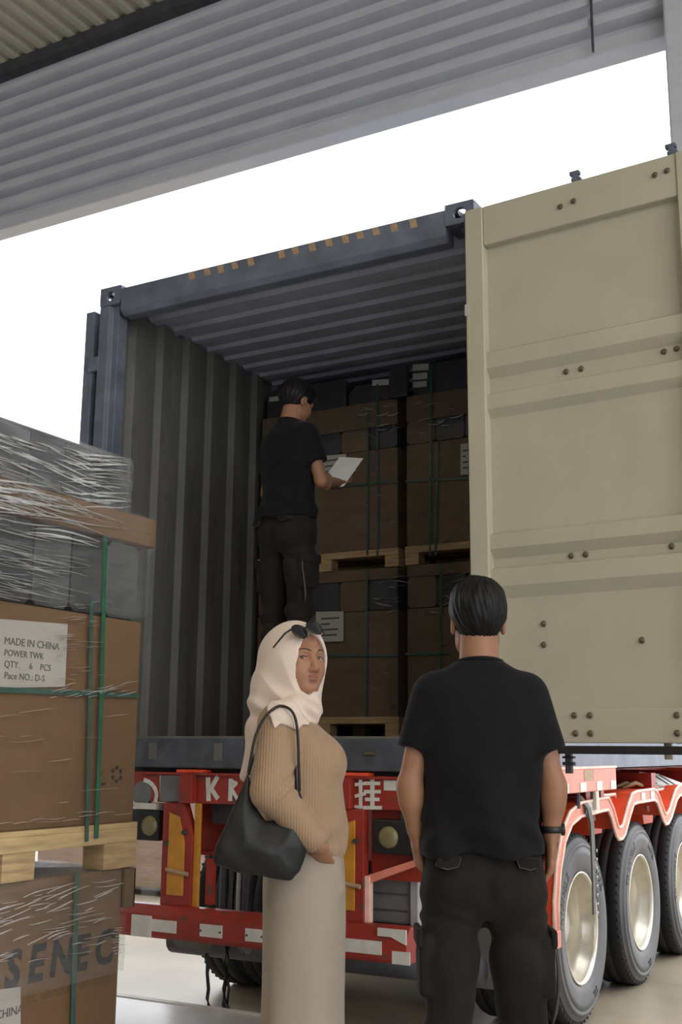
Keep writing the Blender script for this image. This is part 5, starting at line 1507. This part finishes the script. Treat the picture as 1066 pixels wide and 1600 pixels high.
bag_strap([W(388, 1208, by), W(393, 1180, -0.20), W(400, 1148, -0.205), W(413, 1122, -0.205), W(427, 1108, -0.20), W(440, 1103, -0.19), W(455, 1110, -0.205), W(463, 1128, -0.215), W(466, 1160, -0.215), W(467, 1200, -0.205), W(468, 1236, by)])
bag_strap([W(389, 1210, by + 0.01), W(398, 1180, -0.15), W(418, 1135, -0.14), W(438, 1110, -0.125), W(456, 1120, -0.15), W(461, 1160, -0.17), W(463, 1236, by + 0.01)], 0.0036)

# ================================================================== men
def man(base, rz, label, head_pitch, armR, armL, height_scale, hair_seed, res=0.0055, toe=0.0):
    """body frame: facing +y, right hand at +x. arms: (shoulder, elbow, wrist, hand dir, palm normal, thumb dir, curl)"""
    t = thing('person', label, 'person', base, rz)
    t.scale = (height_scale,) * 3
    HCm = np.array([0.0, 0.03 + 0.05 * math.sin(head_pitch), 1.618 - 0.02 * math.sin(head_pitch)])
    cp, sp = math.cos(head_pitch), math.sin(head_pitch)
    def h2l(v):
        v = np.asarray(v, float); y = v[..., 1] * cp + v[..., 2] * sp; z = -v[..., 1] * sp + v[..., 2] * cp
        return np.stack([v[..., 0], y, z], -1) + HCm
    hv, hf = surf(head_sdf, (-0.10, -0.12, -0.13), (0.10, 0.125, 0.13), 0.0042)
    cen = hv[hf].mean(1); fm_ = np.zeros(len(hf), int)
    fm_[(np.abs(cen[:, 0]) < 0.0225) & (cen[:, 1] > 0.075) & (np.abs(cen[:, 2] + 0.0605) < 0.010)] = 1
    fm_[(np.abs(np.abs(cen[:, 0]) - 0.031) < 0.021) & (cen[:, 1] > 0.05) & (np.abs(cen[:, 2] - 0.024) < 0.0045)] = 2
    nk = surf(lambda P: smin(rcone(P, (0, 0.0, 1.46), (0, 0.012 + 0.03 * sp, 1.60), 0.064, 0.056), rcone(P, (-0.09, 0.0, 1.40), (0.09, 0.0, 1.40), 0.04, 0.04), 0.03), (-0.16, -0.09, 1.37), (0.16, 0.12, 1.67), 0.007)
    parts = [(h2l(hv), hf), nk]
    for (s_, e_, w_, hd_, pn, th, cu) in (armR, armL):
        s_, e_, w_ = map(lambda q: np.array(q, float), (s_, e_, w_))
        def fa(P):
            f = smin(rcone(P, s_ + [-0.012 * np.sign(s_[0]), 0, -0.04], e_, 0.043, 0.035), rcone(P, e_, w_, 0.036, 0.026), 0.02)
            mid = e_ + (w_ - e_) * 0.25
            f = smin(f, ell(P, mid, (0.037, 0.038, 0.055)), 0.02)
            return smin(f, hand_sdf(P, w_, hd_, pn, th, 1.0, cu), 0.014)
        pts = np.array([s_, e_, w_, w_ + np.array(hd_) / np.linalg.norm(hd_) * 0.19])
        parts.append(surf(fa, pts.min(0) - 0.08, pts.max(0) + 0.08, res))
    def lg(P):
        f = ell(P, (0, 0, 0.92), (0.13, 0.085, 0.085))
        for s in (-1, 1):
            f = smin(f, smin(rcone(P, (s * 0.090, 0, 0.84), (s * 0.104, 0.0, 0.48), 0.066, 0.046), rcone(P, (s * 0.104, 0, 0.48), (s * 0.103, -0.01, 0.08), 0.045, 0.036), 0.02), 0.01)
            f = smin(f, rcone(P, (s * 0.10, -0.02, 0.045), (s * 0.10 - 0.19 * math.sin(toe), -0.02 + 0.19 * math.cos(toe), 0.03), 0.036, 0.028), 0.02)
        return f
    parts.append(surf(lg, (-0.2, -0.13, -0.01), (0.2, 0.22, 1.05), 0.014))
    v, f = join(parts)
    put('body', (v, f), [MT['skin_m'], MT['lip'], MT['brow']], t, True, np.concatenate([fm_, np.zeros(len(f) - len(hf), int)]))
    eyes(t, h2l, (0, 1, -0.1))
    # hair: short crop with a whorl at the crown
    def hair(P):
        f = ell(P, (0, -0.016, 0.034), (0.0945, 0.114, 0.108))
        a = np.arctan2(P[0] - 0.012, -(P[1] + 0.055)); r = np.sqrt((P[0] - 0.012) ** 2 + (P[1] + 0.055) ** 2 + 0.6 * (P[2] - 0.125) ** 2)
        f = f + 0.0014 * np.sin(13 * a + 38 * r + hair_seed) * np.clip(r / 0.03, 0, 1) + 0.0012 * np.sin(29 * a - 45 * r + 60 * P[2]) + 0.0012 * np.sin(90 * P[0] + 70 * P[2]) * np.sin(80 * P[1] - 40 * P[2]) + 0.005 * np.exp(-(r / 0.014) ** 2)
        # nape and sideburn line, hairline at the brow
        back = np.clip((-P[1] + 0.01) / 0.05, 0, 1)
        low = 0.004 - 0.078 * back
        f = smax(f, low - P[2] + 0.004 * np.sin(60 * P[0]), 0.010)
        brow = P[1] - 0.050 - 0.32 * np.clip(P[2] - 0.055, 0, 1)
        f = smax(f, brow, 0.012)
        f = smax(f, np.abs(P[0]) - (0.0945 - 0.62 * np.clip(-P[2] + 0.005, 0, 0.2)), 0.02)
        for s in (-1, 1):
            f = smax(f, -ell(P, (s * 0.094, -0.006, -0.020), (0.024, 0.026, 0.036)), 0.006)
        return f
    hr = surf(hair, (-0.11, -0.14, -0.10), (0.11, 0.12, 0.155), 0.0035)
    put('hair', (h2l(hr[0]), hr[1]), MT['hair'], t)
    # T-shirt
    def tee(P):
        tb = [(0.922, 0, -0.008, 0.180, 0.148), (0.99, 0, -0.006, 0.174, 0.140), (1.10, 0, 0.0, 0.170, 0.128), (1.20, 0, 0.0, 0.178, 0.125), (1.30, 0, 0.0, 0.190, 0.122), (1.37, 0, -0.002, 0.192, 0.112),
              (1.415, 0, -0.003, 0.176, 0.098), (1.445, 0, 0.0, 0.142, 0.086), (1.470, 0, 0.0, 0.104, 0.077), (1.490, 0, 0.003, 0.073, 0.071)]
        f = loft(P, tb, 2.3)
        f = smax(f, -(rcone(P, (0, 0.012, 1.47), (0, 0.02, 1.56), 0.060, 0.064)), 0.004)
        for (s_, e_, w_, *_q) in (armR, armL):
            s_, e_ = np.array(s_, float), np.array(e_, float); d = (e_ - s_) / np.linalg.norm(e_ - s_)
            sg_ = np.sign(s_[0])
            a0 = np.array([sg_ * 0.140, 0.0, 1.392]); a1 = s_ + d * 0.205
            g = rcone(P, a0, a1, 0.066, 0.063)
            cutp = (P[0] - s_[0]) * d[0] + (P[1] - s_[1]) * d[1] + (P[2] - s_[2]) * d[2] - 0.178
            g = smax(g, cutp, 0.003)
            f = smin(f, g, 0.030)
        w = np.clip((1.33 - P[2]) / 0.25, 0, 1)
        f = f + w * (0.0075 * np.sin(34 * P[0] + 9 * P[2] + 1.5 * np.sin(8 * P[2])) + 0.006 * np.sin(-23 * P[0] * np.sign(P[1]) + 16 * P[2]))
        f = f + 0.0075 * np.sin(62 * P[2] + 9 * P[0] ** 2 * 20 + 3 * np.sin(9 * P[0])) * np.exp(-((P[2] - 0.985) / 0.045) ** 2) * 0.8
        return f
    put('t_shirt', surf(tee, (-0.31, -0.17, 0.90), (0.31, 0.17, 1.53), res), MT['tee'], t)
    MB().tube([(0.071 * math.cos(a), 0.005 + 0.0705 * math.sin(a), 1.484 - 0.012 * math.sin(a)) for a in np.linspace(0, 2 * math.pi, 33)], 0.0062, 8, caps=False).build('collar', MT['tee'], t, smooth=True, local=True)
    # cargo trousers
    def trs(P):
        f = loft(P, [(0.715, 0, 0, 0.10, 0.05), (0.79, 0, 0, 0.170, 0.112), (0.86, 0, 0, 0.180, 0.128), (0.93, 0, 0, 0.170, 0.120), (1.02, 0, 0, 0.158, 0.108)], 2.4)
        f = smin(f, ell(P, (-0.075, -0.050, 0.845), (0.085, 0.070, 0.085)), 0.03); f = smin(f, ell(P, (0.075, -0.050, 0.845), (0.085, 0.070, 0.085)), 0.03)
        for s in (-1, 1):
            g = smin(rcone(P, (s * 0.094, 0.0, 0.80), (s * 0.106, 0.0, 0.62), 0.092, 0.080), rcone(P, (s * 0.106, 0.0, 0.62), (s * 0.104, 0.0, 0.40), 0.080, 0.066), 0.03)
            g = smin(g, rcone(P, (s * 0.104, 0.0, 0.40), (s * 0.104, -0.01, 0.05), 0.066, 0.066), 0.03)
            g = g + 0.006 * np.sin(40 * P[2] + s * 26 * P[0] + 4 * np.sin(11 * P[1]) + 2 * np.sin(17 * P[2])) * np.clip((0.80 - P[2]) / 0.15, 0, 1)
            g = g + 0.005 * np.sin(85 * P[2] - s * 40 * P[0]) * np.exp(-((P[2] - 0.76) / 0.04) ** 2)
            # cargo pocket
            g = smin(g, rbox(P, (s * 0.176, 0.0, 0.615), (0.020, 0.068, 0.085), 0.014), 0.016)
            f = smin(f, g, 0.022)
        f = smax(f, -rcone(P, (0, -0.03, 0.30), (0, -0.05, 0.735), 0.045, 0.012), 0.02)
        f = smax(f, -rcone(P, (0, -0.155, 0.92), (0, -0.13, 0.80), 0.014, 0.018), 0.02)
        return smax(f, 0.03 - P[2], 0.004)
    put('trousers', surf(trs, (-0.235, -0.17, 0.0), (0.235, 0.17, 1.03), 0.007), MT['cargo'], t)
    for s in (-1, 1):
        # back pocket flaps with pale stitching, thigh pocket flap, hanging strap
        yb = -0.130
        q = [(s * 0.145, 0.918), (s * 0.078, 0.925), (s * 0.088, 0.893), (s * 0.118, 0.886), (s * 0.150, 0.893)]
        if s > 0: q = q[::-1]
        MB().prism(q, 'y', yb - 0.004, yb + 0.05).build('back_pocket_flap', MT['cargo'], t, local=True, bevel=0.003)
        MB().tube([(s * 0.150, yb - 0.001, 0.896), (s * 0.118, yb - 0.005, 0.888), (s * 0.088, yb - 0.005, 0.895), (s * 0.079, yb - 0.005, 0.920)], 0.0014, 5).build('stitching', MT['seam'], t, local=True)
        put('pocket_flap', surf(lambda P, s=s: rbox(P, (s * 0.194, 0.0, 0.690), (0.010, 0.072, 0.026), 0.008), (s * 0.194 - 0.02, -0.085, 0.655), (s * 0.194 + 0.02, 0.085, 0.725), 0.005), MT['cargo'], t)
        put('shoe', surf(lambda P, s=s: smax(smin(rcone(P, (s * 0.10 + 0.03 * math.sin(toe), -0.02 - 0.03 * math.cos(toe), 0.045), (s * 0.10 - 0.21 * math.sin(toe), -0.02 + 0.21 * math.cos(toe), 0.032), 0.048, 0.042), ell(P, (s * 0.10, -0.02, 0.08), (0.05, 0.06, 0.05)), 0.02), 0.001 - P[2], 0.004), (s * 0.10 - 0.28, -0.13, -0.01), (s * 0.10 + 0.12, 0.26, 0.15), 0.008), MT['shoe'], t)
    MB().tube([(0.197, -0.06, 0.67), (0.203, -0.062, 0.62), (0.205, -0.05, 0.55), (0.198, -0.035, 0.49), (0.186, -0.03, 0.45)], [0.006, 0.005, 0.006, 0.005, 0.004], 6).build('hanging_strap', MT['seam'], t, smooth=True, local=True)
    return t

MBASE = (0.72, -1.74, AP)
aR = ((0.172, 0.0, 1.40), (0.216, -0.010, 1.118), (0.206, 0.000, 0.975), (-0.04, 0.06, -0.95), (-1, 0.1, 0), (0.1, 1, 0.1), 0.40)
aL = ((-0.172, 0.0, 1.40), (-0.218, -0.008, 1.118), (-0.200, 0.010, 0.985), (0.10, 0.16, -0.95), (1, 0.1, 0), (-0.1, 1, 0.1), 0.55)
m1 = man(MBASE, YAW, 'person in a black T-shirt and dark cargo trousers, seen from behind before the open door', 0.04, aR, aL, 1.0, 0.4, 0.0065)
wt = MB(); wt.lathe([(-0.010, 0.0305), (-0.008, 0.034), (0.008, 0.034), (0.010, 0.0305)], 'z', (0.207, 0.0, 0.992), 20); wt.build('wrist_band', MT['watch'], m1, smooth=True, local=True)
wt = MB(); wt.lathe([(-0.004, 0.0), (-0.004, 0.018), (0.004, 0.018), (0.004, 0.0)], 'x', (0.241, 0.0, 0.992), 16); wt.build('watch_face', MT['watch'], m1, local=True)

# the man inside the container reads a sheet of paper; he stands on a low crate
IY = 0.35
pI = at(449, 900, 'y', IY)
CR = 0.262
IB = (float(pI[0]), IY, ZF + CR)
IA = math.radians(-48)
aR = ((0.172, 0.0, 1.40), (0.212, 0.055, 1.120), (0.105, 0.270, 1.165), (-0.30, 0.92, 0.16), (0.0, -0.25, 0.95), (-0.9, -0.2, 0.1), 0.75)
aL = ((-0.172, 0.0, 1.40), (-0.215, 0.02, 1.115), (-0.17, 0.13, 0.90), (0.1, 0.3, -0.95), (1, 0.1, 0), (-0.1, 1, 0.1), 0.5)
m2 = man(IB, YAW + IA, 'person in a dark T-shirt reading a sheet of paper inside the container', 0.42, aR, aL, 1.035, 2.0, 0.0065, 0.85)
t = thing('step_crate', 'low wooden step crate on the container floor under the reading person', 'crate', (IB[0], IY, ZF + 0.001), YAW)
for k in range(4): box('top_slat', (-0.14, -0.14 + 0.088 * k, CR - 0.02), (0.14, -0.062 + 0.088 * k, CR - 0.001), MT['woodend'], t, local=True)
for (a, b) in (((-0.14, -0.14, 0.0), (-0.12, 0.202, CR - 0.02)), ((0.12, -0.14, 0.0), (0.14, 0.202, CR - 0.02)), ((-0.12, -0.14, 0.0), (0.12, -0.12, CR - 0.02)), ((-0.12, 0.18, 0.0), (0.12, 0.202, CR - 0.02))):
    box('side_board', a, b, MT['woodend'], t, local=True)
# the sheet
def I(px, py, yo): return pl(px, py, IB, yo)
c = [I(507, 746, 0.10), I(519, 762, 0.09), I(537, 760, 0.11), I(568, 716, 0.20), I(531, 714, 0.19)]
c = [np.array(q) for q in c]
V = []; Fc = []
n_ = np.cross(c[2] - c[0], c[4] - c[0]); n_ /= np.linalg.norm(n_)
V = [q for q in c] + [q - n_ * 0.0012 for q in c]
Fc = [(0, 1, 2, 3, 4), (9, 8, 7, 6, 5)] + [(i, (i + 1) % 5, 5 + (i + 1) % 5, 5 + i) for i in range(5)]
Vw = rotz(np.array(V), YAW) + np.array(IB)
sheet = link_mesh('paper_sheet', Vw, Fc, MT['paper'])
tag(sheet, 'white sheet of paper held up by the person inside the container', 'paper sheet')
